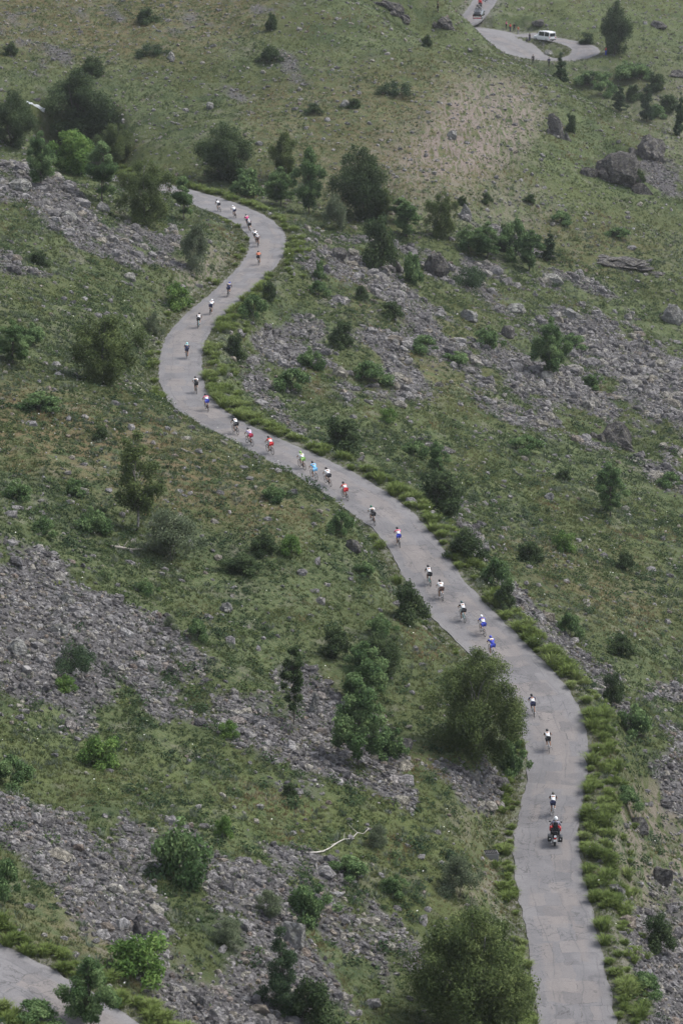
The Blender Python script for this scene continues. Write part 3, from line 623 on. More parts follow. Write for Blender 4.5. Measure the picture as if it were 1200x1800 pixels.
m = (samp(G['road'], x, y) > .12) & (fbm(x / 2.2, y / 3.0, 177, 3) + .22 * RS.rand(len(x)) > .49 + .06 * np.maximum(samp(G['road'], x, y) - .8, 0)); x, y, sz = x[m], y[m], sz[m] * (.5 + .75 * RS.rand(m.sum()))
V, F, T = tussocks(x, y, sz, 110, .10 + .75 * fbm(x / 2.5, y / 3, 171, 2) + (RS.rand(len(x)) - .5) * .35)
T = np.r_[T, T]
tag(link('verge_tussocks', mesh_np('verge_tussocks', V, F, M_tuss, T)), 'bright green grass tussocks lining the road edges', 'grass', kind='stuff')
xa, ya, ia = verge_pts(5000, 1, .02, 1.1); xb, yb, ib = verge_pts(6500, -1, .0, 1.5); xd, yd, _ = verge_pts(900, 1, .0, 1.5, None, low, hw_low); xe, ye, _ = verge_pts(900, -1, .0, 1.5, None, low, hw_low)
xf, yf, _ = verge_pts(900, 1, .1, 1.6, None, hair, hw_hair); xg, yg, _ = verge_pts(900, -1, .1, 1.6, None, hair, hw_hair)
x = np.r_[xa, xb, xd, xe, xf, xg]; y = np.r_[ya, yb, yd, ye, yf, yg]; m = samp(G['road'], x, y) > .02; x, y = x[m], y[m]
V, F, T = tufts(x, y, .12 + .2 * RS.rand(len(x)) + .06 * (y > 500), 8, .8, .10, .35 + .4 * fbm(x / 2, y / 2, 175, 2))
tag(link('verge_grass', mesh_np('verge_grass', V, F, M_grass, T)), 'short fringe of grass along the road edges', 'grass', kind='stuff')
xa, ya, ia = verge_pts(420, 1, .6, 2.6, [(300, .15), (560, .3), (650, 1), (760, .7), (850, .9), (1000, .5), (1150, .7), (1250, .1), (1800, .05)])
V, F, T = tufts(xa, ya, .34 + .3 * RS.rand(len(xa)), 34, .7, .07, .3 + .5 * RS.rand(len(xa)))
xs, ys = cand_area(140, 420, 1.0); m = grassy(xs, ys, 1.0); xs, ys = xs[m], ys[m]; m = fbm(xs / 5, ys / 8, 191, 3) + .2 * RS.rand(len(xs)) > .62; xs, ys = xs[m], ys[m]
V2, F2, T2 = tufts(xs, ys, .26 + .26 * RS.rand(len(xs)), 14, .7, .09, .1 + .6 * RS.rand(len(xs))); F = np.r_[F, F2 + len(V)]; V = np.r_[V, V2]; T = np.r_[T, T2]
tag(link('silver_herbs', mesh_np('silver_herbs', V, F, M_sage, T)), 'silvery wormwood stems among the roadside tussocks', 'herbs', kind='stuff')
xa, ya, _ = verge_pts(360, 1, .8, 3.2, [(300, .2), (700, .2), (1050, 1), (1200, .8), (1300, .1)]); xb, yb, _ = verge_pts(420, -1, 1, 9, [(300, 0), (700, 1), (900, 1), (1000, .1)])
xc, yc = cand_area(140, 330, .06); x = np.r_[xa, xb, xc]; y = np.r_[ya, yb, yc]; m = samp(G['road'], x, y) > .6; x, y = x[m], y[m]
V, F = leaf_quads(np.c_[x, y, gh(x, y) + .35 + .3 * RS.rand(len(x))], .03 + .035 * RS.rand(len(x)), np.c_[RS.normal(size=(len(x), 2)) * .3, np.ones(len(x))], 1.0)
tag(link('wildflowers', mesh_np('wildflowers', V, F, M_white)), 'small white wildflower heads in the grass', 'flowers', kind='stuff')
# ---------------------------------------------------------------- trees and shrubs
def crown_np(clumps, nleaf, leaf, tint0=.45, tvar=.28, droop=0.0, asp=.55, strands=0, shell=.5, out=.8):
    """leaf-sized faces gathered in clumps (cx,cy,cz,rx,ry,rz,tint)"""
    C, N, T, S = [], [], [], []
    vol = np.array([c[3] * c[4] * c[5] for c in clumps]) ** .72; cnt = np.maximum(6, (nleaf * vol / vol.sum()).astype(int))
    for c, k in zip(clumps, cnt):
        d = RS.normal(size=(k, 3)); d /= np.linalg.norm(d, axis=1, keepdims=True); r = (shell + (1 - shell) * RS.rand(k, 1)) * (.82 + .36 * RS.rand(k, 1))
        p = d * r * np.array(c[3:6]) + np.array(c[:3])
        if strands:
            q = RS.rand(k) < strands; p[q, 2] -= (RS.rand(q.sum()) ** 1.3) * droop
        C.append(p); N.append(d * out + RS.normal(size=d.shape) * .7 + [0, 0, .35]); T.append(np.clip(c[6] + (RS.rand(k) - .5) * 2 * .30, 0, 1)); S.append(leaf * (.6 + .8 * RS.rand(k)))
    V, F = leaf_quads(np.concatenate(C), np.concatenate(S), np.concatenate(N), asp); return V, F, np.concatenate(T)
def tree_clumps(h, w, prof, n, rel=.2, z0=.2, lobes=3, lean=0, flat=.8, tv=.5):
    """clump centres spread through an uneven crown; prof(u) = half width at relative height u"""
    out = []; ph = RS.rand(3) * 6.28
    while len(out) < n:
        u = RS.rand() ; R = prof(u)
        if RS.rand() > R * 1.3 + .1: continue
        a = RS.rand() * 6.283; wob = 1 + .28 * math.sin(lobes * a + ph[0] + u * 4) + .16 * math.sin((lobes + 2) * a + ph[1]); r = w / 2 * R * wob * (RS.rand() ** .45) * .86
        rr = rel * w * (.55 + .75 * RS.rand()) * (.55 + .5 * R)
        out.append((r * math.cos(a) + lean * u, r * math.sin(a), h * (z0 + (1 - z0) * u * .97), rr, rr, rr * flat, .5 + (RS.rand() - .5) * tv + .10 * (u - .5)))
    return out
def trunk_mb(h, r, z1=.75, limbs=(), lean=0, stems=1, clumps=()):
    b = MB()
    for k in range(stems):
        a = k * 2.4 + RS.rand(); sp = 0 if stems == 1 else .05 * h
        P = [(sp * .25 * math.cos(a), sp * .25 * math.sin(a), -.4)] + [(sp * u * 3 * math.cos(a) + lean * u + .02 * h * math.sin(5 * u + a), sp * u * 3 * math.sin(a) + .015 * h * math.sin(4 * u), h * z1 * u) for u in np.linspace(.12, 1, 6)]
        b.tube(P, np.linspace(r, r * .22, len(P)) / math.sqrt(stems), 7)
    pick = list(clumps); random.shuffle(pick)
    for c in pick[:14]:
        u = max(.25, min(.9, c[2] / (h * z1) * .7)); s = np.array([lean * u, 0, h * z1 * u * .9]); e = np.array(c[:3]); m = (s + e) / 2 + [0, 0, .04 * h]
        b.tube([s, m, e], [r * .32, r * .2, r * .07], 5)
    return b
PROF = {
 'birch': lambda u: (.55 + .62 * math.sin(min(1, u * 1.25) * 2.6)) * (1 - u ** 5) * .85 + .06,
 'round': lambda u: max(.08, math.sqrt(max(0, 1 - (2 * u - .95) ** 2))),
 'ash': lambda u: max(.1, (1 - abs(u - .42) ** 1.5 * 2.0)) * .95,
 'cone': lambda u: max(.06, (1 - u) ** .8 * .98),
 'slim': lambda u: max(.15, 1 - abs(u - .5) * 1.2),
 'dome': lambda u: max(.12, math.sqrt(max(0, 1 - u * u))),
}
def proto(kind):
    """returns (crown mesh, trunk mesh, nominal height, nominal width)"""
    bark = M_bark
    if kind == 'birch_large': h, w = 9, 8; cl = tree_clumps(h, w, PROF['birch'], 90, .125, .08, 5); a = (cl, 27000, .105, .5, .2, 1.2, .45, .5, .25); fm = 'birch'; bark = M_birchbark; tk = trunk_mb(h, .16, .8, stems=2, clumps=cl)
    elif kind == 'birch': h, w = 8, 6.5; cl = tree_clumps(h, w, PROF['birch'], 60, .14, .10, 4); a = (cl, 13500, .115, .5, .2, 1.1, .5, .45, .25); fm = 'birch'; bark = M_birchbark; tk = trunk_mb(h, .14, .85, clumps=cl)
    elif kind == 'birch_sparse': h, w = 8, 4.2; cl = tree_clumps(h, w, PROF['birch'], 34, .17, .24, 4); a = (cl, 4600, .12, .5, .2, .6, .5, .3, .2); fm = 'birch'; bark = M_birchbark; tk = trunk_mb(h, .11, .9, clumps=cl)
    elif kind == 'dark_broad': h, w = 8, 7.5; cl = tree_clumps(h, w, PROF['birch'], 54, .155, .06, 5); a = (cl, 12500, .13, .5, .2, .9, .55, .35, .3); fm = 'dark'; tk = trunk_mb(h, .16, .8, stems=2, clumps=cl)
    elif kind == 'ash': h, w = 6.5, 5; cl = tree_clumps(h, w, PROF['ash'], 46, .15, .16, 4, tv=.7); a = (cl, 7500, .14, .5, .2, 0, .45, 0, .4); fm = 'ash'; tk = trunk_mb(h, .11, .85, clumps=cl)
    elif kind == 'ash_slim': h, w = 6.5, 3.2; cl = tree_clumps(h, w, PROF['slim'], 30, .2, .14, 3, tv=.6); a = (cl, 5200, .135, .5, .2, 0, .45, 0, .4); fm = 'ash'; tk = trunk_mb(h, .09, .9, clumps=cl)
    elif kind == 'slender': h, w = 6, 2.0; cl = tree_clumps(h, w, PROF['slim'], 22, .24, .25, 2, tv=.5); a = (cl, 3200, .12, .4, .2, 0, .5, 0, .35); fm = 'dark'; tk = trunk_mb(h, .07, .9, clumps=cl)
    elif kind == 'conifer': h, w = 7, 4; cl = tree_clumps(h, w, PROF['cone'], 46, .17, .05, 5, flat=.55, tv=.4); a = (cl, 7000, .12, .5, .2, .3, .35, .3, .4); fm = 'conifer'; tk = trunk_mb(h, .12, .95, clumps=cl)
    elif kind == 'round': h, w = 4.6, 4.6; cl = tree_clumps(h, w, PROF['round'], 34, .19, .08, 3, tv=.6); a = (cl, 6500, .14, .5, .2, 0, .55, 0, .45); fm = 'bright'; tk = trunk_mb(h, .1, .7, stems=2, clumps=cl)
    elif kind == 'willow': h, w = 3.2, 4.2; cl = tree_clumps(h, w, PROF['dome'], 30, .18, .06, 4, tv=.5); a = (cl, 4800, .10, .5, .2, .2, .38, .2, .35); fm = 'willow'; tk = trunk_mb(h, .05, .6, stems=4, clumps=cl)
    elif kind == 'bush_dark': h, w = 2.4, 3.2; cl = tree_clumps(h, w, PROF['dome'], 22, .2, .08, 4, tv=.5); a = (cl, 2600, .105, .5, .2, 0, .55, 0, .4); fm = 'dark'; tk = trunk_mb(h, .04, .6, stems=3, clumps=cl)
    elif kind == 'bush_green': h, w = 2.2, 3.0; cl = tree_clumps(h, w, PROF['dome'], 20, .2, .08, 4, tv=.6); a = (cl, 2300, .11, .5, .2, 0, .55, 0, .4); fm = 'ash'; tk = trunk_mb(h, .04, .6, stems=3, clumps=cl)
    elif kind == 'bush_bright': h, w = 1.8, 2.8; cl = tree_clumps(h, w, PROF['dome'], 18, .2, .08, 4, tv=.6); a = (cl, 2000, .10, .5, .2, 0, .5, 0, .4); fm = 'bright'; tk = trunk_mb(h, .035, .6, stems=3, clumps=cl)
    elif kind == 'juniper': h, w = 1.2, 3.2; cl = tree_clumps(h, w, PROF['dome'], 20, .17, .05, 5, tv=.5); a = (cl, 2200, .085, .5, .2, 0, .35, 0, .4); fm = 'conifer'; tk = trunk_mb(h, .04, .5, stems=3, clumps=cl)
    V, F, T = crown_np(a[0], int(a[1] * 2.3), a[2] * .86, a[3], a[4], a[5], a[6], a[7], a[8])
    return mesh_np('crown_' + kind, V, F, FOL[fm], T), tk.mesh('trunk_' + kind, bark), h, w
KINDS_ = ['birch_large', 'birch', 'birch_sparse', 'dark_broad', 'ash', 'ash_slim', 'slender', 'conifer', 'round', 'willow', 'bush_dark', 'bush_green', 'bush_bright', 'juniper']
NVAR = {'birch': 3, 'dark_broad': 2, 'ash': 3, 'ash_slim': 2, 'bush_dark': 3, 'bush_green': 3, 'conifer': 2, 'willow': 2, 'birch_large': 2}
PROTO = {k: [proto(k) for _ in range(NVAR.get(k, 1))] for k in KINDS_}
rt = random.Random(5)
def plant(kind, x, y, hpx, wpx, label, behind=0.0, group=None, mirror=None):
    """a tree or shrub whose foot stands on the ground seen at pixel (x, y), as tall and wide as hpx, wpx there"""
    p = hit(x, y, behind); _, _, dep = proj(p); s = dep / FPX
    cr, tr, h0, w0 = PROTO[kind][rt.randrange(len(PROTO[kind]))]; shrub = kind in ('willow', 'bush_dark', 'bush_green', 'bush_bright', 'juniper')
    nm = 'shrub' if shrub else ('conifer_tree' if kind == 'conifer' else 'birch_tree' if 'birch' in kind else 'broadleaf_tree')
    e = bpy.data.objects.new(nm, None); COL.objects.link(e); e.location = p - [0, 0, .05]; e.rotation_euler = (0, 0, rt.random() * 6.28); e.empty_display_size = .3
    hs = hpx * s / .95; ws = wpx * s; e.scale = (ws / w0, ws / w0, hs / h0)
    c = link('crown' if not shrub else 'foliage', cr, e); t = link('trunk' if not shrub else 'stems', tr, e)
    tag(e, label, 'shrub' if shrub else 'tree', group); return e
TREES = [
 ('birch_large', 826, 1842, 262, 235, 'big olive birch at the bottom edge, close left of the road'),
 ('birch_large', 835, 1330, 190, 175, 'leaning birch overhanging the road edge beside the navy cyclist'),
 ('ash', 630, 1348, 150, 112, 'light green ash on the scree, left of the leaning roadside birch'),
 ('ash', 640, 1238, 108, 95, 'mid green tree directly behind the light green ash on the scree'),
 ('slender', 515, 1278, 140, 44, 'slender dark sapling standing alone on the grey scree'),
 ('dark_broad', 668, 1188, 82, 80, 'dark leafy tree between the ash trees and the road bend'),
 ('conifer', 496, 1782, 168, 92, 'dark feathery conifer at the foot of the lower scree'),
 ('bush_dark', 545, 1815, 92, 100, 'dark shrub pressed against the foot of the feathery conifer'),
 ('ash', 158, 1812, 130, 100, 'small dark ash in front of the upper road in the bottom corner'),
 ('bush_bright', 250, 1728, 80, 135, 'wide bright shrub on the bank above the upper road'),
 ('bush_green', 545, 1612, 66, 88, 'rounded green shrub on the lower scree below the fallen white branch'),
 ('bush_green', 318, 1545, 112, 108, 'tall dark green shrub in the middle of the lower scree'),
 ('willow', 806, 1578, 74, 80, 'grey green willow bush below the drain box'),
 ('bush_dark', 716, 1094, 66, 66, 'dark bush leaning over the left road edge below the white and brown rider'),
 ('birch_sparse', 240, 935, 175, 98, 'thin open birch with pale trunk on the brownish slope'),
 ('willow', 300, 985, 86, 128, 'broad dark willow thicket at the foot of the thin open birch'),
 ('birch', 184, 678, 134, 128, 'broad olive birch alone on the left slope above the road bend'),
 ('ash', 24, 640, 74, 74, 'bushy tree at the left edge beside the broad olive birch'),
 ('willow', 346, 478, 80, 56, 'dusky bush on the stony bank inside the upper bend'),
 ('birch', 255, 398, 120, 92, 'birch at the lower end of the upper left boulder slope'),
 ('ash_slim', 324, 388, 76, 40, 'small tree standing at the road edge where the road disappears'),
 ('ash_slim', 182, 358, 106, 56, 'mid green slim tree on the upper left boulder slope'),
 ('ash', 73, 332, 96, 60, 'leftmost green tree rising from the upper left boulders'),
 ('round', 130, 308, 76, 76, 'bright round tree among the dark ones at upper left'),
 ('dark_broad', 140, 262, 130, 138, 'huge dark birch in the gully at upper left'),
 ('dark_broad', 22, 258, 100, 84, 'dark tree by the waterfall at the left edge'),
 ('birch', 205, 300, 86, 64, 'dusky tree half hidden behind the bright round tree'),
 ('dark_broad', 398, 328, 100, 100, 'large dark tree right above the upper road bend', 3),
 ('bush_green', 430, 345, 54, 66, 'leafy shrub in front of the large dark tree above the bend'),
 ('ash', 543, 376, 112, 60, 'grey green tree with bluish leaves, right of the upper bend'),
 ('ash', 493, 362, 66, 58, 'low green tree leaning on the bluish grey tree above the bend'),
 ('birch', 502, 338, 82, 56, 'dusky birch behind the bluish grey tree', 6),
 ('dark_broad', 632, 388, 132, 98, 'tall dark tree with pale trunk on the meadow foot'),
 ('willow', 588, 404, 58, 46, 'half bare greyish bush left of the tall dark tree'),
 ('birch', 672, 384, 56, 40, 'small dark tree touching the right side of the tall dark tree'),
 ('ash_slim', 716, 418, 64, 52, 'light green tree between the tall dark tree and the boulders'),
 ('birch', 775, 418, 82, 54, 'dusky tree below the bare trodden patch'),
 ('bush_dark', 668, 474, 84, 68, 'dark bushy tree beside the two roundish boulders'),
 ('bush_green', 726, 498, 58, 50, 'green bush in front of the dark cleft boulder'),
 ('ash_slim', 706, 392, 44, 40, 'smallest light green tree under the trodden patch'),
 ('ash', 855, 455, 62, 60, 'leafy tree left in the row at the head of the boulder field'),
 ('bush_green', 905, 455, 66, 48, 'leafy bush in the middle of the row at the boulder field'),
 ('ash_slim', 930, 476, 72, 44, 'tallest tree in the row at the head of the boulder field'),
 ('conifer', 965, 458, 52, 40, 'dark conifer ending the row at the head of the boulder field'),
 ('ash', 966, 664, 102, 66, 'lone green tree standing in the pale boulder field'),
 ('ash_slim', 1072, 908, 96, 54, 'lone two stemmed grey green tree on the right meadow'),
 ('bush_dark', 770, 908, 86, 100, 'big dark bush on the right verge above the curve'),
 ('ash_slim', 770, 842, 66, 42, 'thin sapling rising behind the big dark verge bush'),
 ('bush_dark', 598, 800, 72, 92, 'dark bush across the road from the light blue rider'),
 ('bush_dark', 820, 980, 50, 64, 'dark rounded bush on the verge above the flowering bush'),
 ('bush_green', 873, 1034, 52, 48, 'white flecked bush on the verge near the black and white rider'),
 ('bush_dark', 886, 1068, 40, 42, 'small dark bush just below the white flecked one'),
 ('bush_dark', 929, 990, 42, 56, 'dark low bush on the right meadow above the scree strip'),
 ('dark_broad', 1080, 96, 94, 56, 'big dark tree beside the hairpin'),
 ('conifer', 985, 146, 52, 32, 'dark conifer in front of the hairpin road', 4),
 ('conifer', 1135, 214, 66, 36, 'dark conifer on the slope below the hairpin'),
 ('conifer', 1088, 196, 48, 36, 'smaller dark conifer left on the slope below the hairpin'),
 ('conifer', 1194, 240, 76, 30, 'dark conifer cut by the right edge of the picture'),
 ('bush_dark', 1078, 1238, 52, 44, 'dark bush in the right scree beside the road bend'),
 ('bush_green', 1112, 1292, 60, 62, 'green bush just below the dark bush in the right scree'),
 ('bush_green', 600, 946, 46, 42, 'flowering bush on the left verge opposite the black rider'),
 ('bush_dark', 1156, 1672, 62, 62, 'dark shrub on bare soil in the bottom right'),
 ('bush_green', 545, 648, 40, 44, 'green bush at the left end of the grassy strip in the scree'),
 ('bush_dark', 600, 612, 42, 46, 'dark bush in the upper scree beside the road'),
 ('bush_green', 650, 674, 36, 62, 'wide low bush right of the grassy strip'),
 ('bush_green', 515, 690, 40, 60, 'bush at the lower edge of the scree by the navy blue rider'),
 ('bush_dark', 1092, 1152, 32, 50, 'dark low bush on the meadow edge right of the scree strip'),
 ('bush_green', 1000, 1120, 42, 42, 'rounded bush right beside the scree strip'),
 ('bush_bright', 990, 970, 34, 40, 'bright yellowish bush on the right meadow'),
 ('bush_dark', 1098, 1002, 32, 36, 'small dark bush on the right meadow beneath the two stemmed tree'),
 ('bush_green', 165, 938, 50, 60, 'green bush left of the thin open birch'),
 ('bush_dark', 422, 1008, 34, 78, 'low dark bush on the slope right of the willow thicket'),
 ('bush_dark', 464, 972, 34, 50, 'dark bush above the low dark one on the left slope'),
 ('juniper', 136, 1176, 40, 92, 'low dark juniper mat in the upper scree'),
 ('bush_bright', 114, 1216, 26, 42, 'bright green clump in the scree under the juniper mat'),
 ('bush_green', 20, 1384, 54, 66, 'green bush at the left edge between the two screes'),
 ('bush_bright', 176, 1352, 56, 78, 'bright bush on the grass between the two screes'),
 ('bush_green', 12, 1582, 72, 60, 'bush at the left edge beside the lower scree'),
 ('juniper', 826, 504, 34, 78, 'low spreading juniper at the top of the boulder field'),
 ('bush_bright', 308, 540, 40, 54, 'bright bush on the bank left of the upper road'),
 ('bush_dark', 415, 628, 44, 42, 'dark bush on the verge beside the inner bend'),
 ('bush_green', 446, 566, 46, 46, 'green bush higher up the verge from the inner bend'),
 ('bush_dark', 472, 528, 36, 30, 'small dark bush on the verge below the upper bend'),
 ('bush_bright', 396, 1474, 38, 40, 'bright small bush on the grass strip above the lower scree'),
 ('bush_dark', 508, 1400, 26, 30, 'tiny dark bush at the lower rim of the upper scree'),
 ('bush_dark', 476, 108, 26, 42, 'dark shrub high on the far slope, left of centre'),
 ('bush_dark', 257, 40, 26, 50, 'dark shrub near the top of the far slope'),
 ('bush_dark', 163, 130, 28, 48, 'dark shrub on the far slope above the huge gully birch'),
 ('bush_dark', 20, 98, 22, 28, 'small dark shrub near the upper left corner'),
 ('juniper', 264, 98, 20, 52, 'flat dark shrub on the far slope below the topmost shrub'),
 ('bush_dark', 622, 190, 18, 28, 'small shrub beside a grey stone on the far slope'),
 ('juniper', 690, 168, 24, 52, 'flat green shrub on the knoll side'),
 ('bush_dark', 478, 52, 30, 28, 'upper dusky shrub on the far slope, left of centre'),
 ('bush_dark', 750, 82, 20, 20, 'small shrub high on the knoll'),
 ('bush_dark', 552, 200, 16, 34, 'small low shrub in the middle of the far slope'),
 ('bush_dark', 810, 232, 0, 0, ''),
 ('bush_dark', 1002, 232, 34, 28, 'shrub growing against the upright rock on the knoll'),
 ('bush_dark', 1120, 326, 26, 30, 'shrub at the foot of the big outcrop'),
 ('bush_dark', 812, 362, 18, 22, 'small shrub above the trees below the knoll'),
 ('bush_dark', 854, 358, 18, 22, 'small shrub on the knoll foot, right of another'),
 ('bush_green', 984, 392, 20, 40, 'low green shrub on the meadow below the knoll'),
 ('bush_green', 1086, 420, 18, 40, 'low green shrub on the far right meadow'),
 ('bush_dark', 932, 358, 14, 26, 'tiny shrub on the green flank of the knoll'),
 ('bush_dark', 1030, 78, 22, 40, 'dark bush left of the big hairpin tree'),
 ('bush_green', 1100, 140, 34, 56, 'leafy bush on the bank below the hairpin'),
 ('bush_dark', 1150, 160, 34, 44, 'dusky bush on the bank right of the hairpin'),
 ('bush_green', 1040, 152, 26, 50, 'low bush under the outer curve of the hairpin'),
 ('bush_dark', 634, 528, 28, 28, 'dark clump on the boulders right of the upper bend'),
 ('bush_green', 855, 612, 40, 50, 'bush on the grass island in the boulder field'),
 ('bush_green', 1040, 680, 26, 40, 'small green bush right of the lone boulder field tree'),
 ('bush_green', 480, 880, 30, 44, 'small bush on the left slope above the road curve'),
 ('bush_green', 70, 720, 34, 70, 'bush on the brownish slope near the left edge'),
 ('bush_green', 30, 880, 40, 50, 'bush near the left edge above the upper scree'),
 ('bush_green', 640, 1010, 26, 36, 'small bush on the stony bank left of the road'),
 ('bush_dark', 590, 1158, 56, 60, 'dark bush at the upper end of the ash grove'),
 ('bush_green', 688, 1330, 60, 60, 'bush between the ash and the leaning roadside birch'),
 ('bush_green', 900, 1360, 70, 56, 'bush in the grass under the leaning roadside birch'),
 ('bush_green', 560, 490, 36, 24, 'narrow bush beside the verge above the scree'),
 ('willow', 270, 588, 36, 36, 'grey bush on the left verge of the long bend'),
 ('willow', 1146, 1620, 0, 0, ''),
 ('willow', 665, 1490, 40, 44, 'grey bush by the tip of the fallen white branch'),
 ('bush_green', 610, 1540, 40, 70, 'bluish bush below the fallen white branch'),
 ('bush_green', 690, 1570, 34, 50, 'low bush on the fresh grass left of the willow bush'),
 ('bush_green', 1100, 1420, 36, 50, 'low bush on the right bank beside the motorcycle'),
 ('bush_green', 1130, 1745, 36, 60, 'low bush on the right bank at the bottom'),
 ('bush_green', 1062, 168, 26, 40, 'leafy bush on the bank left of the smaller dark conifer'),
 ('bush_dark', 1112, 176, 28, 40, 'dark bush between the two conifers below the hairpin'),
 ('bush_green', 1124, 138, 24, 44, 'bush high on the bank right of the outer hairpin curve'),
 ('bush_dark', 1172, 196, 30, 44, 'dark bush on the bank beside the conifer at the right edge'),
 ('bush_green', 1150, 205, 24, 40, 'low leafy bush at the lower end of the bank below the hairpin'),
 ('bush_dark', 888, 440, 46, 44, 'dark bush filling the middle of the row at the boulder field'),
 ('bush_green', 822, 440, 44, 44, 'leafy bush at the left end of the row at the boulder field'),
 ('bush_green', 922, 792, 26, 54, 'low dark clump in the middle of the right meadow'),
 ('bush_bright', 682, 742, 24, 34, 'bright low bush above the flat slab'),
 ('bush_green', 726, 800, 30, 44, 'green bush on the verge left of the flat slab'),
 ('bush_green', 1176, 858, 28, 44, 'green bush near the right edge of the right meadow'),
 ('bush_dark', 988, 846, 20, 32, 'small dark bush left of the two stemmed tree'),
 ('bush_dark', 176, 772, 24, 42, 'dark clump on the brownish slope above the thin open birch'),
 ('bush_green', 134, 872, 34, 46, 'green bush on the brownish slope left of the thin open birch top'),
 ('bush_dark', 70, 466, 26, 44, 'dark bush among the stones near the upper left edge'),
 ('bush_green', 56, 604, 40, 50, 'bush between the left edge tree and the broad olive birch'),
 ('bush_green', 76, 938, 34, 46, 'bush at the top rim of the upper scree near the left'),
 ('bush_bright', 512, 974, 32, 44, 'bright bush on the slope left of the jutting grey rock'),
 ('bush_green', 256, 1046, 30, 40, 'small bush in the scree below the willow thicket'),
 ('bush_green', 346, 1124, 34, 36, 'upright green clump in the middle of the upper scree'),
 ('willow', 300, 1110, 26, 30, 'grey tuft in the upper scree left of the upright green clump'),
 ('bush_green', 668, 1118, 40, 52, 'bush on the slope left of the leaning dark bush'),
 ('bush_bright', 400, 1296, 28, 40, 'bright bush at the lower rim of the upper scree'),
 ('willow', 470, 1610, 44, 60, 'grey green thicket in the lower scree left of the rounded bush'),
 ('willow', 400, 1660, 44, 70, 'grey green thicket on the lower scree above the upper road bank'),
 ('bush_green', 60, 1800, 40, 90, 'bush on the near side of the upper road in the corner'),
 ('bush_green', 745, 620, 30, 60, 'bush on the grassy strip inside the boulder field'),
 ('bush_green', 560, 520, 26, 34, 'small bush at the left rim of the boulder field'),
 ('bush_dark', 690, 560, 26, 44, 'dark bush at the left end of the boulder field'),
 ('bush_green', 800, 640, 24, 50, 'low bush under the grassy strip of the boulder field'),
 ('bush_green', 1000, 610, 26, 60, 'low bush right of the top of the lone boulder field tree'),
]
for t in TREES:
    if t[3]: plant(t[0], t[1], t[2], t[3], t[4], t[5], *(t[6:7]))
# ---------------------------------------------------------------- boulders and rock outcrops, each a thing of its own
def boulder(x, y, wpx, hpx, label, m=None, name='boulder', tilt=0, sharp=.5, sub=I3, sink=.38, seed=0, depth=.8):
    p = hit(x, y); _, _, dep = proj(p); s = dep / FPX; V, F = sub; V = V.copy(); r = np.random.RandomState(seed + x * 7 + y)
    for k in range(14):                             # planar breaks
        n = r.normal(size=3); n[2] = abs(n[2]) * .8; n /= np.linalg.norm(n); c = .42 + .42 * r.rand(); d = V @ n; V -= np.outer(np.maximum(d - c, 0), n)
    q = V * 2.2 + r.rand(3) * 40; V = V * (1 + (fbm(q[:, 0] * 1.3 + q[:, 2], q[:, 1] * 1.3 - q[:, 2] * .9, seed + 3, 5) - .5)[:, None] * .62)
    V = V - [0, 0, V[:, 2].min()]; V = V / [np.ptp(V[:, 0]), np.ptp(V[:, 1]), np.ptp(V[:, 2])]
    V = V * np.array([wpx * s, wpx * s * depth, hpx * s * (1 + sink)]); a = tilt; R = np.array([[math.cos(a), 0, math.sin(a)], [0, 1, 0], [-math.sin(a), 0, math.cos(a)]]); V = V @ R.T
    if name == 'rock_outcrop':                      # several broken blocks grown together
        w_, h_ = np.ptp(V[:, 0]), np.ptp(V[:, 2]); VV, FF = [V * [.86, .9, .9]], [F]
        for k in range(12):
            U = I2[0].copy()
            for _ in range(9):
                n = r.normal(size=3); n /= np.linalg.norm(n); c = .45 + .35 * r.rand(); U -= np.outer(np.maximum(U @ n - c, 0), n)
            q = U * 1.8 + r.rand(3) * 30; U = U * (1 + (fbm(q[:, 0] + q[:, 2], q[:, 1], 9, 3) - .5)[:, None] * .5) * np.array([w_ * (.16 + .2 * r.rand()), w_ * (.14 + .14 * r.rand()), h_ * (.20 + .22 * r.rand())])
            a2 = tilt + (r.rand() - .5) * .6; U = U @ np.array([[math.cos(a2), 0, math.sin(a2)], [0, 1, 0], [-math.sin(a2), 0, math.cos(a2)]]).T
            cx_ = (r.rand() - .5) * w_ * 1.05; cy2 = -r.rand() * w_ * .3; U += [cx_, cy2, 0]; U[:, 2] += gh(p[0] + cx_, p[1] + cy2) - p[2] + h_ * (.10 + .38 * r.rand() * (1 - abs(cx_) / w_ * 1.4)); VV.append(U); FF.append(I2[1] + sum(len(v) for v in VV[:-1]))
        V, F = np.concatenate(VV), np.concatenate(FF)
    me = mesh_np(name, V, F, m or M_rock, np.full(len(V), r.rand())); o = link(name, me); o.location = p - [0, 0, hpx * s * sink]; tag(o, label, 'rock' if name != 'boulder' else 'boulder'); return o
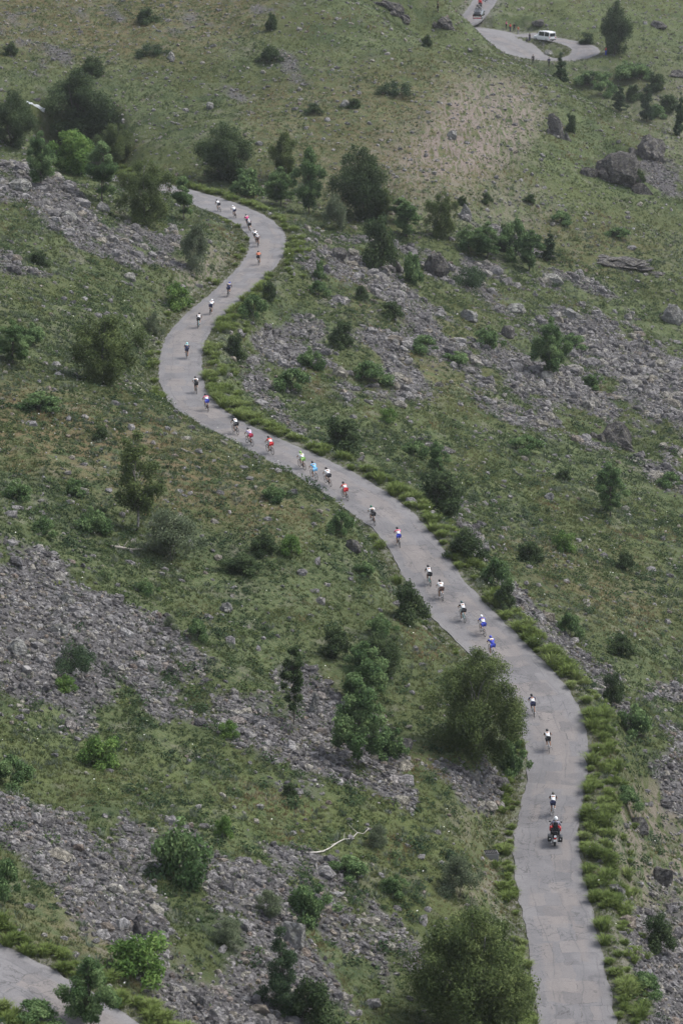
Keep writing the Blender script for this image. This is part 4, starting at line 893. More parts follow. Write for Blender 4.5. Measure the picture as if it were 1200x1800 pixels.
for b in [
 (1080, 312, 96, 56, 'massive grey rock outcrop on the right flank of the knoll', None, 'rock_outcrop', .35),
 (983, 240, 30, 50, 'upright leaning rock on the edge of the knoll', None, 'rock_outcrop', -.3),
 (1135, 270, 60, 40, 'dark rugged rock band above the massive outcrop', None, 'rock_outcrop', .3),
 (1075, 778, 66, 44, 'layered dark rock standing at the edge of the boulder field', None, 'rock_outcrop', .3),
 (760, 480, 46, 36, 'dark cleft boulder by the green bush at the upper scree', None, 'boulder', .2),
 (697, 478, 26, 22, 'rounded boulder left of the dark cleft boulder', None, 'boulder', 0),
 (1180, 566, 42, 32, 'pale boulder at the right edge of the boulder field', M_palerock, 'boulder', 0),
 (1100, 462, 90, 13, 'long flat slab at the top of the right meadow', None, 'rock_outcrop', .05),
 (772, 788, 62, 6, 'flat slab lying in the grass right of the dark bush', None, 'boulder', .3),
 (966, 878, 18, 12, 'small pale boulder alone on the right meadow', M_palerock, 'boulder', 0),
 (1163, 1552, 36, 26, 'smooth grey boulder on the bare right bank', None, 'boulder', .2),
 (708, 1316, 32, 20, 'grey boulder at the rim of the scree below the ash', None, 'boulder', .1),
 (545, 1255, 18, 40, 'upright slab standing in the scree by the slender sapling', M_palerock, 'boulder', .2),
 (515, 1660, 46, 44, 'big yellowish boulder in the lower scree', M_palerock, 'boulder', 0),
 (20, 1145, 40, 24, 'pale tilted slab at the left edge of the scree', M_palerock, 'boulder', .5),
 (103, 1112, 34, 16, 'flat grey slab in the upper scree', M_palerock, 'boulder', .2),
 (118, 1060, 30, 16, 'lichen covered stone in the upper scree', M_palerock, 'boulder', .1),
 (395, 1075, 24, 16, 'white stone at the upper rim of the scree', M_palerock, 'boulder', .2),
 (620, 968, 30, 20, 'grey rock jutting from the bank left of the road', None, 'boulder', .2),
 (595, 455, 26, 20, 'brownish rock on the verge right of the upper bend', None, 'boulder', 0),
 (820, 560, 36, 16, 'flat pale block in the upper boulder field', M_palerock, 'boulder', .2),
 (905, 548, 34, 16, 'pale block in the middle of the boulder field', M_palerock, 'boulder', .1),
 (1005, 560, 36, 18, 'pale rounded block right in the boulder field', M_palerock, 'boulder', 0),
 (890, 592, 26, 20, 'dark overhanging block on the grass island rim', None, 'boulder', .2),
 (970, 495, 40, 14, 'long pale block at the top rim of the boulder field', M_palerock, 'boulder', .1),
 (605, 188, 20, 12, 'grey stone beside the small shrub on the far slope', M_palerock, 'boulder', 0),
 (300, 104, 16, 13, 'grey stone high on the far slope', M_palerock, 'boulder', .2),
 (366, 192, 16, 12, 'tilted grey stone in the middle of the far slope', M_palerock, 'boulder', .5),
 (140, 134, 14, 9, 'grey stone left of the dark shrub on the far slope', M_palerock, 'boulder', 0),
 (791, 242, 18, 14, 'pale stone in the trodden patch', M_palerock, 'boulder', .4),
 (818, 384, 22, 26, 'pale upright rock above the trees below the knoll', M_palerock, 'boulder', 0),
 (690, 16, 52, 13, 'rocky edge on the skyline of the knoll', None, 'rock_outcrop', .25),
 (778, 44, 32, 16, 'dark rocky edge where the far road emerges', None, 'rock_outcrop', .3),
 (948, 44, 24, 10, 'dark rock in the meadow behind the white van', None, 'boulder', 0),
 (965, 96, 16, 8, 'pale rock inside the hairpin loop', M_palerock, 'boulder', 0),
 (1158, 48, 30, 12, 'rock in the meadow at the upper right', None, 'boulder', 0),
 (1192, 134, 30, 12, 'flat rock at the right edge beyond the hairpin', None, 'boulder', 0),
 (30, 332, 44, 20, 'broken rock at the upper left boulder slope', M_palerock, 'boulder', .2),
 (120, 385, 34, 14, 'pale slab low on the upper left boulder slope', M_palerock, 'boulder', .2),
 (180, 372, 26, 18, 'block under the slim tree on the upper left boulder slope', M_palerock, 'boulder', 0),
 (303, 408, 26, 14, 'pale block on the bank right of the lower birch', M_palerock, 'boulder', .1),
 (1120, 1460, 40, 26, 'dark block in the rubble right of the motorcycle', None, 'boulder', .1),
 (230, 492, 24, 12, 'pale block in the grass left of the dusky bush', M_palerock, 'boulder', .2),
]: boulder(*b)
# ---------------------------------------------------------------- people
def skin_mesh(name, J, E_, R, m, sub=1):
    """one continuous surface grown on a skeleton: joints J, bones E_, radii R"""
    ks = list(J); me = bpy.data.meshes.new(name); me.from_pydata([tuple(J[k]) for k in ks], [(ks.index(a), ks.index(b)) for a, b in E_], [])
    o = bpy.data.objects.new(name, me); COL.objects.link(o); md = o.modifiers.new('s', 'SKIN'); o.modifiers.new('d', 'SUBSURF').levels = sub
    for i, k in enumerate(ks):
        v = me.skin_vertices[0].data[i]; r = R[k]; v.radius = (r, r) if not isinstance(r, tuple) else r; v.use_root = (k == ks[0])
    dg = bpy.context.evaluated_depsgraph_get(); out = bpy.data.meshes.new_from_object(o.evaluated_get(dg)); out.name = name
    bpy.data.objects.remove(o); bpy.data.meshes.remove(me)
    out.polygons.foreach_set('use_smooth', [True] * len(out.polygons)); out.materials.clear(); out.materials.append(m); return out
def add_to(me, mb):
    import bmesh
    t = mb.mesh('t'); b = bmesh.new(); b.from_mesh(me); b.from_mesh(t); b.to_mesh(me); b.free(); bpy.data.meshes.remove(t); return me
M_skin = mat('tanned_skin', (.36, .20, .13), .6); M_black = mat('black_cloth', (.012, .012, .014), .7); M_navy = mat('navy_cloth', (.014, .018, .045), .7)
M_hair = mat('dark_hair', (.03, .02, .014), .8); M_shoe = mat('white_shoes', (.70, .70, .70), .5); M_darkshoe = mat('dark_shoes', (.03, .03, .03), .6)
def mixv(a, b, t): return tuple(np.array(a) * (1 - t) + np.array(b) * t)
def head_mb(c, pitch, r=.098):
    """skull with face: eye sockets, nose, mouth, ears; local +Y is forward"""
    b = MB(); Rm = np.array(Euler((pitch, 0, 0)).to_matrix()); T = lambda p: tuple(np.array(c) + Rm @ np.array(p))
    b.ell(c, (r * .80, r, r * 1.12), (pitch, 0, 0), 16, 12); b.ell(T((0, .035, -.065)), (r * .55, r * .62, r * .6), (pitch, 0, 0))
    b.ell(T((0, r * 1.02, -.018)), (.012, .018, .022), (pitch, 0, 0), 8, 6); b.ell(T((0, r * .88, -.062)), (.024, .010, .008), (pitch, 0, 0), 8, 5)
    for s in (-1, 1):
        b.ell(T((s * .034, r * .90, .012)), (.014, .008, .010), (pitch, 0, 0), 8, 6); b.ell(T((s * r * .82, -.005, -.01)), (.010, .022, .030), (pitch, 0, 0), 8, 6)
    return b
def fingers_mb(w, h, side, curl=1.0):
    """four bent fingers of different lengths and a thumb at a hand running from wrist w to knuckles h"""
    b = MB(); w, h = np.array(w), np.array(h); d = h - w; d /= np.linalg.norm(d); lat = np.cross(d, [0, 0, 1.]); lat /= np.linalg.norm(lat) + 1e-9; dn = np.cross(lat, d); dn = dn if dn[2] < 0 else -dn
    for k, L in enumerate((.066, .076, .071, .054)):
        o = h + lat * (k - 1.5) * .019; p1 = o + d * L * .45 + dn * .010 * curl; p2 = p1 + d * L * .22 + dn * L * .42 * curl; p3 = p2 - d * L * .15 * curl + dn * L * .32 * curl
        b.tube([o - d * .02, p1, p2, p3], [.010, .0095, .009, .007], 6)
    o = w + d * .03 - lat * side * -.028; b.tube([o, o + d * .03 - lat * side * -.022 + dn * .012, o + d * .055 - lat * side * -.018 + dn * .03], [.012, .011, .008], 6)
    return b
def make_figure(J, head_pitch, legs_full=False, sleeve=.55, curl=1.0):
    """meshes for one posed figure: body (skin), top, legwear, shoes, helmet / hair"""
    B = [('pelvis', 'belly'), ('belly', 'chest'), ('chest', 'neck'), ('neck', 'skull')]; R = {'pelvis': .125, 'belly': (.112, .092), 'chest': (.126, .094), 'neck': .058, 'skull': .055}
    P = dict(pelvis=J['pelvis'], belly=mixv(J['pelvis'], J['neck'], .38), chest=mixv(J['pelvis'], J['neck'], .76), neck=mixv(J['neck'], J['head'], .25), skull=mixv(J['neck'], J['head'], .75))
    for s in 'lr':
        for a, r in (('sh', .062), ('el', .042), ('wr', .029), ('ha', .036), ('hip', .095), ('kn', .060), ('an', .038), ('toe', .036)):
            P[a + s] = J[a + s]; R[a + s] = r
        P['fa' + s] = mixv(J['el' + s], J['wr' + s], .3); R['fa' + s] = .040; P['ca' + s] = mixv(J['kn' + s], J['an' + s], .32); R['ca' + s] = .056
        B += [('chest', 'sh' + s), ('sh' + s, 'el' + s), ('el' + s, 'fa' + s), ('fa' + s, 'wr' + s), ('wr' + s, 'ha' + s), ('pelvis', 'hip' + s), ('hip' + s, 'kn' + s), ('kn' + s, 'ca' + s), ('ca' + s, 'an' + s), ('an' + s, 'toe' + s)]
    body = skin_mesh('body', P, B, R, M_skin)
    add_to(body, head_mb(J['head'], head_pitch))
    for s, q in (('l', -1), ('r', 1)): add_to(body, fingers_mb(J['wr' + s], J['ha' + s], q, curl))
    # garments follow the body a little further out
    g = .034; Pt = {k: P[k] for k in ('pelvis', 'belly', 'chest')}; Bt = [('pelvis', 'belly'), ('belly', 'chest')]; Rt = {k: (R[k] + g if not isinstance(R[k], tuple) else tuple(v + g for v in R[k])) for k in Pt}
    Pt['collar'] = mixv(P['chest'], P['neck'], .72); Rt['collar'] = .076; Bt.append(('chest', 'collar'))
    for s in 'lr':
        Pt['sh' + s] = P['sh' + s]; Rt['sh' + s] = .078; Pt['cuff' + s] = mixv(P['sh' + s], P['el' + s], sleeve) if sleeve <= 1 else mixv(P['el' + s], P['wr' + s], sleeve - 1); Rt['cuff' + s] = .060 if sleeve <= 1 else .046
        if sleeve > 1: Pt['ell' + s] = P['el' + s]; Rt['ell' + s] = .058; Bt += [('chest', 'sh' + s), ('sh' + s, 'ell' + s), ('ell' + s, 'cuff' + s)]
        else: Bt += [('chest', 'sh' + s), ('sh' + s, 'cuff' + s)]
    top = skin_mesh('top', Pt, Bt, Rt, M_black)
    Pl = {'pelvis': mixv(P['pelvis'], P['belly'], -.05)}; Rl = {'pelvis': .150}; Bl = []
    for s in 'lr':
        Pl['hip' + s] = P['hip' + s]; Rl['hip' + s] = .112
        Bl.append(('pelvis', 'hip' + s))
        if legs_full: Pl['kn' + s] = P['kn' + s]; Rl['kn' + s] = .080; Pl['an' + s] = mixv(P['kn' + s], P['an' + s], .92); Rl['an' + s] = .068; Bl += [('hip' + s, 'kn' + s), ('kn' + s, 'an' + s)]
        else: Pl['hem' + s] = mixv(P['hip' + s], P['kn' + s], .74); Rl['hem' + s] = .078; Bl.append(('hip' + s, 'hem' + s))
    legs = skin_mesh('legs', Pl, Bl, Rl, M_black)
    shoes = []
    for s in 'lr':
        a, t = np.array(J['an' + s]), np.array(J['toe' + s]); d = t - a; c = a + d * .55 + [0, 0, -.022]; shoes.append(MB().ell(c, (.045, .135, .046), (math.atan2(d[2], abs(d[1]) + 1e-6) * .9, 0, 0)).mesh('shoe', M_shoe))
    hc = np.array(J['head']); Rm = np.array(Euler((head_pitch, 0, 0)).to_matrix())
    hb = MB(); V = []; nu, nv = 18, 8
    for j in range(nv):
        v = -.12 + (math.pi / 2 + .12) * j / (nv - 1)
        for i in range(nu):
            u = i * 2 * math.pi / nu; rib = 1 + .05 * math.cos(5 * u) * math.cos(v); V.append(hc + Rm @ np.array([.106 * math.cos(v) * math.cos(u) * rib, .138 * math.cos(v) * math.sin(u) * rib - .008, .03 + .098 * math.sin(v)]))
    hb.add(V, [(j * nu + i, j * nu + (i + 1) % nu, (j + 1) * nu + (i + 1) % nu, (j + 1) * nu + i) for j in range(nv - 1) for i in range(nu)] + [tuple(range(nu))[::-1]])
    helmet = hb.mesh('helmet', M_black)
    return dict(body=body, top=top, legs=legs, shoes=shoes, helmet=helmet)
def rider_pose(flip=False, crank=0.0, low=0.0):
    s = -1 if flip else 1; J = dict(pelvis=(0, -.26, .98), neck=(0, .19 + .03 * low, 1.31 - .08 * low), head=(0, .335 + .03 * low, 1.40 - .10 * low))
    for k, q in (('l', -1), ('r', 1)):
        J['sh' + k] = (q * .19, .15 + .03 * low, 1.275 - .08 * low); J['el' + k] = (q * .265, .29, 1.08 - .07 * low); J['wr' + k] = (q * .212, .44, .985 - .10 * low); J['ha' + k] = (q * .205, .515, .985 - .13 * low); J['hip' + k] = (q * .088, -.23, .955)
        up = (q * s) < 0; a = crank + (math.pi if up else 0); pz = .27 - .17 * math.cos(a); py = -.09 + .17 * math.sin(a)
        an = np.array([q * .115, py - .06, pz + .115]); hip = np.array(J['hip' + k]); L1, L2 = .455, .445; d = an - hip; D = min(np.linalg.norm(d), L1 + L2 - .004); u = d / np.linalg.norm(d); a1 = (L1 * L1 - L2 * L2 + D * D) / (2 * D); h = math.sqrt(max(0, L1 * L1 - a1 * a1))
        f = np.cross(np.array([1., 0, 0]), u); f = f if f[1] > 0 else -f; kn = hip + u * a1 + f * h
        J['kn' + k] = tuple(kn); J['an' + k] = tuple(an); J['toe' + k] = (q * .118, py + .09, pz + .035)
    return J
FIG = [make_figure(rider_pose(False, .15), .25), make_figure(rider_pose(True, .3), .25), make_figure(rider_pose(True, 1.1, .7), .2), make_figure(rider_pose(False, .9, .4), .3)]
# ---- road bicycle
def spoked_wheel(y, parent, mt, mr):
    w = MB().ring((0, y, .335), .318, .0125, 0, 34, 7).build('wheel', mt, parent); r = MB().ring((0, y, .335), .296, .013, 0, 34, 6)
    for k in range(18):
        a = k * math.pi / 9; r.tube([(.018 * (-1) ** k, y + .02 * math.cos(a + .5), .335 + .02 * math.sin(a + .5)), (0, y + .292 * math.cos(a), .335 + .292 * math.sin(a))], .0022, 4, False)
    r.tube([(-.05, y, .335), (.05, y, .335)], .02, 8); r.build('rim', mr, w); return w
def make_bicycle():
    e = bpy.data.objects.new('road_bicycle', None); COL.objects.link(e); e.empty_display_size = .3
    f = MB(); bb, st, hd, hb2, ra, fa = (0, -.09, .275), (0, -.235, .80), (0, .355, .86), (0, .385, .73), (0, -.50, .335), (0, .50, .335)
    f.tube([bb, st], .018).tube([bb, hb2], .022).tube([(0, -.225, .77), hd], .018).tube([hd, hb2], .022)
    for s in (-.045, .045):
        f.tube([(s * .6, bb[1], bb[2]), (s, ra[1], ra[2])], .010, 6); f.tube([(s * .4, -.23, .74), (s, ra[1], ra[2])], .009, 6); f.tube([(s * .7, .392, .70), (s, .445, .5), (s, fa[1], fa[2])], [.013, .012, .009], 6)
    f.build('frame', M_black, e)
    MB().tube([st, (0, -.27, .945)], .014).ell((0, -.265, .962), (.062, .13, .024)).build('saddle', M_black, e)
    h = MB(); h.tube([hd, (0, .37, .90), (0, .44, .925)], .016, 7)
    for s in (-1, 1):
        h.tube([(0, .44, .925), (s * .17, .44, .925), (s * .205, .46, .925), (s * .21, .54, .905), (s * .21, .545, .83), (s * .21, .44, .795)], .0125, 7); h.tube([(s * .208, .50, .925), (s * .208, .555, .965)], [.02, .014], 6)
    h.build('handlebar', M_black, e)
    c = MB().disc((.05, bb[1], bb[2]), .095, .006); c.tube([(-.07, bb[1], bb[2]), (.07, bb[1], bb[2])], .018)
    for s in (-1, 1): c.tube([(s * .075, bb[1], bb[2]), (s * .08, bb[1] + s * -.03, bb[2] - s * .165)], .012, 6); c.rbox((s * .115, bb[1] - s * .03, bb[2] - s * .165), (.045, .035, .010))
    c.build('crankset', mat('alloy', (.25, .25, .26), .35, .5, .8), e)
    MB().tube([(0, .02, .42), (0, .14, .60)], .034, 9).build('bottle', M_shoe, e)
    for y in (-.5, .5): spoked_wheel(y, e, M_black, mat('carbon_rim', (.03, .03, .03), .4))
    return e
BIKE0 = make_bicycle()
def copy_tree(o, parent=None):
    c = o.copy(); COL.objects.link(c); c.parent = parent
    for ch in o.children: copy_tree(ch, c)
    return c
def setmat(o, m):
    for s in o.material_slots: s.link = 'OBJECT'; s.material = m
MC = {}
def flat(c, rough=.65):
    k = tuple(c)
    if k not in MC: MC[k] = mat('cloth_%d' % len(MC), c, rough)
    return MC[k]
def jersey_mat(low, mid, top, sleeve, name):
    """jersey panels: waist, back, shoulders along the spine, and sleeves"""
    m = mat(name, mid, .65); q = NT(m); tc = q.n('ShaderNodeTexCoord').outputs['Object']; sp = q.n('ShaderNodeSeparateXYZ'); q.l(tc, sp.inputs[0])
    t = q.math('ADD', q.math('MULTIPLY', q.math('ADD', sp.outputs[1], .26), .733 / .58), q.math('MULTIPLY', q.math('SUBTRACT', sp.outputs[2], .98), .68 / .58))
    c = q.ramp(t, [(0, low), (.30, mid), (.74, top)], 'CONSTANT')
    q.l(q.mix(q.math('GREATER_THAN', q.math('ABSOLUTE', sp.outputs[0]), .150), c, sleeve), q.b.inputs['Base Color']); return m
K = (.012, .012, .015); N_ = (.016, .020, .060); W = (.75, .75, .76); RED = (.52, .025, .03); CRI = (.36, .015, .05); ORG = (.56, .17, .09); BLU = (.035, .055, .40); SKY = (.20, .50, .78); GRN = (.26, .46, .13); PNK = (.65, .15, .25); MAG = (.50, .04, .18); BRN = (.085, .050, .040); LIL = (.50, .40, .60); CEL = (.35, .66, .66); GRY = (.35, .35, .37)
# rear wheel pixel, pose, lean, (waist, back, shoulders, sleeves), shorts, helmet, frame, look
RIDERS = [
 ((300,341),0,0,(K,W,W,W),K,W,K,'white jersey, almost hidden behind the roadside tree'),
 ((388,373),2,-10,(N_,W,W,K),K,K,W,'white and black jersey, first one clear of the trees'),
 ((415,384),3,-9,(W,W,W,W),N_,W,K,'all white jersey and white helmet in the upper bend'),
 ((437,401),0,-8,(MAG,MAG,W,MAG),K,K,K,'magenta jersey with white shoulders in the upper bend'),
 ((441,409),1,-8,(K,GRY,W,N_),K,W,W,'dark jersey with white upper back, right behind the magenta rider'),
 ((450,428),0,-7,(K,W,W,W),K,K,K,'white jersey over black shorts, half hidden by the next rider'),
 ((454,435),3,-7,(BRN,GRY,W,GRY),BRN,W,K,'greyish jersey and brown shorts, last of the upper bend group'),
 ((455,467),0,-6,(K,ORG,ORG,ORG),K,K,K,'orange jersey and black shorts, alone leaving the upper bend'),
 ((400,523),1,4,(N_,N_,W,N_),N_,BLU,K,'navy jersey with white shoulders on the long straight'),
 ((369,554),0,4,(N_,W,W,W),N_,W,K,'white jersey and navy shorts between two darker riders'),
 ((348,578),1,3,(K,W,W,K),K,K,CEL,'black jersey with white back, near the inner bend'),
 ((328,632),0,2,(N_,N_,CEL,N_),N_,CEL,K,'navy jersey with pale helmet, alone in the long left bend'),
 ((346,693),1,-2,(K,K,W,W),K,K,K,'black jersey with white shoulders at the end of the long bend'),
 ((366,724),0,-3,(BLU,W,PNK,PNK),BLU,K,K,'pink and white jersey with blue shorts, by the silvery verge'),
 ((418,765),1,-3,(K,W,W,K),K,K,K,'white backed jersey and black sleeves ahead of the crimson shorts'),
 ((443,785),0,-3,(CRI,LIL,W,LIL),CRI,K,K,'lilac jersey and crimson shorts'),
 ((479,800),1,-3,(RED,W,RED,RED),RED,K,K,'red jersey with white back and red shorts'),
 ((535,827),0,-4,(GRN,W,GRN,W),GRN,GRN,K,'bright green and white jersey'),
 ((556,845),1,-4,(SKY,SKY,SKY,SKY),SKY,K,W,'light blue jersey and light blue shorts'),
 ((580,856),0,-4,(N_,W,W,W),K,K,K,'white jersey with navy waist, behind the light blue rider'),
 ((610,881),3,-5,(RED,W,RED,RED),RED,K,K,'red jersey bent low, last of the group of four'),
 ((658,924),0,-5,(K,K,W,W),K,(.02, .12, .07),K,'black jersey with white arms and dark green helmet'),
 ((702,963),1,-4,(BLU,W,PNK,PNK),BLU,K,K,'pink jersey and blue shorts, alone on the straight'),
 ((756,1031),0,-3,(K,W,W,K),K,K,CEL,'black jersey with white back, just above the brown shorts rider'),
 ((777,1057),1,-3,(BRN,W,W,W),BRN,K,W,'white jersey and brown shorts'),
 ((816,1095),1,-3,(K,W,W,K),K,(.05, .09, .09),CEL,'black jersey with white back, just above the two blue riders'),
 ((851,1120),0,-3,(BLU,W,BLU,BLU),BLU,W,W,'blue jersey with white band and white helmet'),
 ((867,1157),1,-3,(BLU,BLU,W,BLU),BLU,BLU,W,'blue jersey and blue helmet, lower of the two blue riders'),
 ((938,1261),0,-5,(N_,W,N_,N_),N_,K,W,'navy jersey with white lettering patch, beside the leaning birch'),
 ((965,1323),3,-7,(K,W,W,K),K,K,W,'white and black jersey bent low, following the navy rider'),
 ((971,1437),1,-1,(N_,W,W,K),N_,(.06, .06, .05),W,'white shouldered jersey, right in front of the motorcycle'),
]
bk_first = True
for (px_, py_), pose, lean, jc, shc, hc_, fr, look in RIDERS:
    p, k = roadhit(px_, py_, cen); d = np.array([CT[k, 0], CT[k, 1], (cen[min(k + 4, len(cen) - 1), 2] - cen[k - 4, 2]) / 4.0]); d /= np.linalg.norm(d); d = d * .74 + np.array([0, .26, .26 * d[2]]); d /= np.linalg.norm(d)
    side = (p[0] - cen[k, 0]) * CN[k, 0] + (p[1] - cen[k, 1]) * CN[k, 1]; f_ = max(-1, min(1, side / (hw[k, 1] if side > 0 else hw[k, 0]))); p = np.array([p[0], p[1], cen[k, 2] + .03 * (1 - f_ * f_)]) + d * .5
    M = Matrix.Translation(p) @ Vector(d).to_track_quat('Y', 'Z').to_matrix().to_4x4() @ Matrix.Rotation(math.radians(lean), 4, 'Y')
    b = BIKE0 if bk_first else copy_tree(BIKE0); bk_first = False; b.matrix_world = M
    for ch in b.children:
        if ch.name.startswith('frame'): setmat(ch, flat(fr, .35))
    tag(b, 'bicycle of cyclist in ' + look, 'bicycle', 'racing bicycles strung out along the road')
    F_ = FIG[pose]; e = link('person', F_['body']); e.matrix_world = M; tag(e, 'cyclist in ' + look, 'person', 'cyclists strung out along the road')
    o = link('jersey', F_['top'], e); setmat(o, jersey_mat(*jc, 'jersey')); o = link('shorts', F_['legs'], e); setmat(o, flat(shc)); o = link('helmet', F_['helmet'], e); setmat(o, flat(hc_, .35))
    for sm in F_['shoes']: link('shoe', sm, e)
# ---------------------------------------------------------------- motorcycle with its rider
M_gloss = mat('black_gloss', (.012, .012, .013), .3, .5); M_red = mat('red_paint', (.42, .02, .025), .35, .5); M_rubber = mat('rubber', (.018, .018, .018), .8); M_steel = mat('steel', (.45, .45, .46), .3, .5, .9)
M_lens = mat('red_lens', (.55, .02, .02), .2); M_plate = mat('white_plate', (.75, .75, .72), .5); M_glass = mat('dark_glass', (.02, .024, .028), .12, .6); M_whitep = mat('white_paint', (.78, .79, .80), .3, .5)
def make_moto(panniers=True, paint=M_red):
    e = bpy.data.objects.new('motorcycle', None); COL.objects.link(e); e.empty_display_size = .4
    for y in (-.72, .75):
        w = MB().ring((0, y, .32), .245, .075, 0, 30, 9).build('wheel', M_rubber, e); r = MB().disc((0, y, .32), .185, .09)
        for k in range(5):
            a = k * 1.2566; r.tube([(0, y, .32), (0, y + .19 * math.cos(a), .32 + .19 * math.sin(a))], .022, 6)
        r.build('rim', M_steel, w)
    MB().rbox((0, .05, .48), (.19, .30, .20), .5).tube([(0, -.72, .32), (0, -.2, .42)], .045).tube([(-.1, .75, .32), (-.1, .52, .92)], .032).tube([(.1, .75, .32), (.1, .52, .92)], .032).tube([(0, .45, .9), (0, -.1, .62), (0, -.75, .80)], .05).build('chassis', M_gloss, e)
    MB().ell((0, .18, .86), (.17, .28, .15)).build('tank', paint, e)
    MB().rbox((0, .62, .92), (.24, .20, .22), .55, (.35, 0, 0)).rbox((-.30, .42, .78), (.10, .17, .17), .5).rbox((.30, .42, .78), (.10, .17, .17), .5).build('fairing', paint, e)
    MB().rbox((0, .66, 1.20), (.19, .02, .17), .5, (.5, 0, 0)).build('windscreen', M_glass, e)
    MB().rbox((0, -.32, .84), (.16, .42, .075), .5).rbox((0, -.74, .98), (.15, .06, .12), .5).build('seat', M_black, e)
    MB().tube([(-.38, .36, 1.05), (-.2, .48, 1.06), (.2, .48, 1.06), (.38, .36, 1.05)], .017).build('handlebar', M_gloss, e)
    for s in (-1, 1):
        MB().tube([(s * .28, .46, 1.08), (s * .36, .48, 1.22)], .009, 5).ell((s * .38, .47, 1.25), (.075, .022, .055)).build('mirror', M_gloss, e)
        if panniers:
            pn = MB().rbox((s * .37, -.68, .58), (.14, .28, .21), .3).build('pannier', M_gloss, e); MB().disc((s * .36, -.965, .62), .04, .012, 1).build('reflector', M_plate, pn)
        MB().tube([(s * .24, .1, .3), (s * .24, -.5, .28), (s * .25, -.98, .36)], [.03, .055, .05], 8).build('exhaust', M_steel, e)
    MB().rbox((0, -.97, .80), (.085, .03, .07), .4).build('tail_cover', M_whitep, e); MB().rbox((0, -1.0, .68), (.075, .025, .045), .4).build('tail_light', M_lens, e); MB().rbox((0, -1.01, .52), (.105, .010, .075), .2).build('number_plate', M_plate, e)
    MB().rbox((0, -1.0, .40), (.07, .03, .05), .5, (.3, 0, 0)).build('mudguard', M_gloss, e)
    return e
def moto_pose():
    J = dict(pelvis=(0, -.18, .98), neck=(0, .04, 1.50), head=(0, .12, 1.64))
    for k, q in (('l', -1), ('r', 1)):
        J.update({'sh' + k: (q * .20, .03, 1.45), 'el' + k: (q * .33, .14, 1.22), 'wr' + k: (q * .34, .34, 1.08), 'ha' + k: (q * .335, .41, 1.06), 'hip' + k: (q * .11, -.14, .94), 'kn' + k: (q * .26, .26, .84), 'an' + k: (q * .25, -.02, .42), 'toe' + k: (q * .26, .14, .38)})
    return J
def full_helmet(c, m): return MB().ell((c[0], c[1], c[2] + .015), (.135, .155, .15), None, 18, 12).rbox((c[0], c[1] + .12, c[2] + .02), (.09, .05, .045), .6).mesh('helmet', m)
def dress(F_, M, label, cat_top, mt, legname, ml, helm=None, hair=True, shoe=None):
    e = link('person', F_['body']); e.matrix_world = M; tag(e, label, 'person')
    o = link(cat_top, F_['top'], e); setmat(o, mt); o = link(legname, F_['legs'], e); setmat(o, ml)
    if helm: link('helmet', helm, e)
    else: o = link('hair', F_['helmet'], e); setmat(o, M_hair)
    for sm in F_['shoes']: o = link('shoe', sm, e); setmat(o, shoe or M_darkshoe)
    return e
def road_frame(px_, py_, C, h_, back, aim=0, rev=False):
    p, k = roadhit(px_, py_, C); t, n = normals2(C); d = np.array([t[k, 0], t[k, 1], (C[min(k + 4, len(C) - 1), 2] - C[max(k - 4, 0), 2]) / 4.0]); d /= np.linalg.norm(d); d = -d if rev else d
    p = np.array([p[0], p[1], C[k, 2] + .03]) + d * back; return Matrix.Translation(p) @ Vector(d).to_track_quat('Y', 'Z').to_matrix().to_4x4()
Mm = road_frame(974, 1488, cen, hw, .75) @ Matrix.Rotation(math.radians(2), 4, 'Y')
mo = make_moto(); mo.matrix_world = Mm; tag(mo, 'black and red motorcycle with two side cases following the last cyclist', 'motorcycle')
FM = make_figure(moto_pose(), 0, True, 1.9)
pr = dress(FM, Mm, 'motorcyclist in white helmet and grey jacket seated on the black motorcycle', 'jacket', flat((.26, .25, .31)), 'trousers', flat(K), full_helmet((0, .12, 1.64), M_whitep))
bp = MB().rbox((0, -.25, 1.30), (.16, .10, .24), .45, (-.25, 0, 0)).build('backpack', M_black); bp.matrix_world = Mm; tag(bp, 'black backpack worn by the motorcyclist in the white helmet', 'backpack')
# ---------------------------------------------------------------- cars
def loft_body(sec):
    """sections along y: (y, z_bottom, z_belt, z_roof, half width at belt, half width at roof)"""
    V, F = [], []
    for y, zb, zl, zr, wb, wr in sec: V += [(-wb * .94, y, zb), (-wb, y, (zb + zl) / 2), (-wb * .985, y, zl), (-wr, y, zr - .05), (-wr * .86, y, zr), (wr * .86, y, zr), (wr, y, zr - .05), (wb * .985, y, zl), (wb, y, (zb + zl) / 2), (wb * .94, y, zb)]
    for i in range(len(sec) - 1): F += [(i * 10 + k, i * 10 + (k + 1) % 10, (i + 1) * 10 + (k + 1) % 10, (i + 1) * 10 + k) for k in range(10)]
    F += [tuple(range(10))[::-1], tuple((len(sec) - 1) * 10 + k for k in range(10))]; return MB().add(V, F)
def pane(a, b, c, d, off, m, name, parent, th=.02):
    a, b, c, d = [np.array(v, float) for v in (a, b, c, d)]; n = np.cross(b - a, d - a); n /= np.linalg.norm(n); cen_ = (a + b + c + d) / 4; q = [cen_ + (v - cen_) * .9 + n * off for v in (a, b, c, d)]; r = [v - n * th for v in q]
    return MB().add(q + r, [(0, 1, 2, 3), (7, 6, 5, 4), (0, 4, 5, 1), (1, 5, 6, 2), (2, 6, 7, 3), (3, 7, 4, 0)]).build(name, m, parent, False)
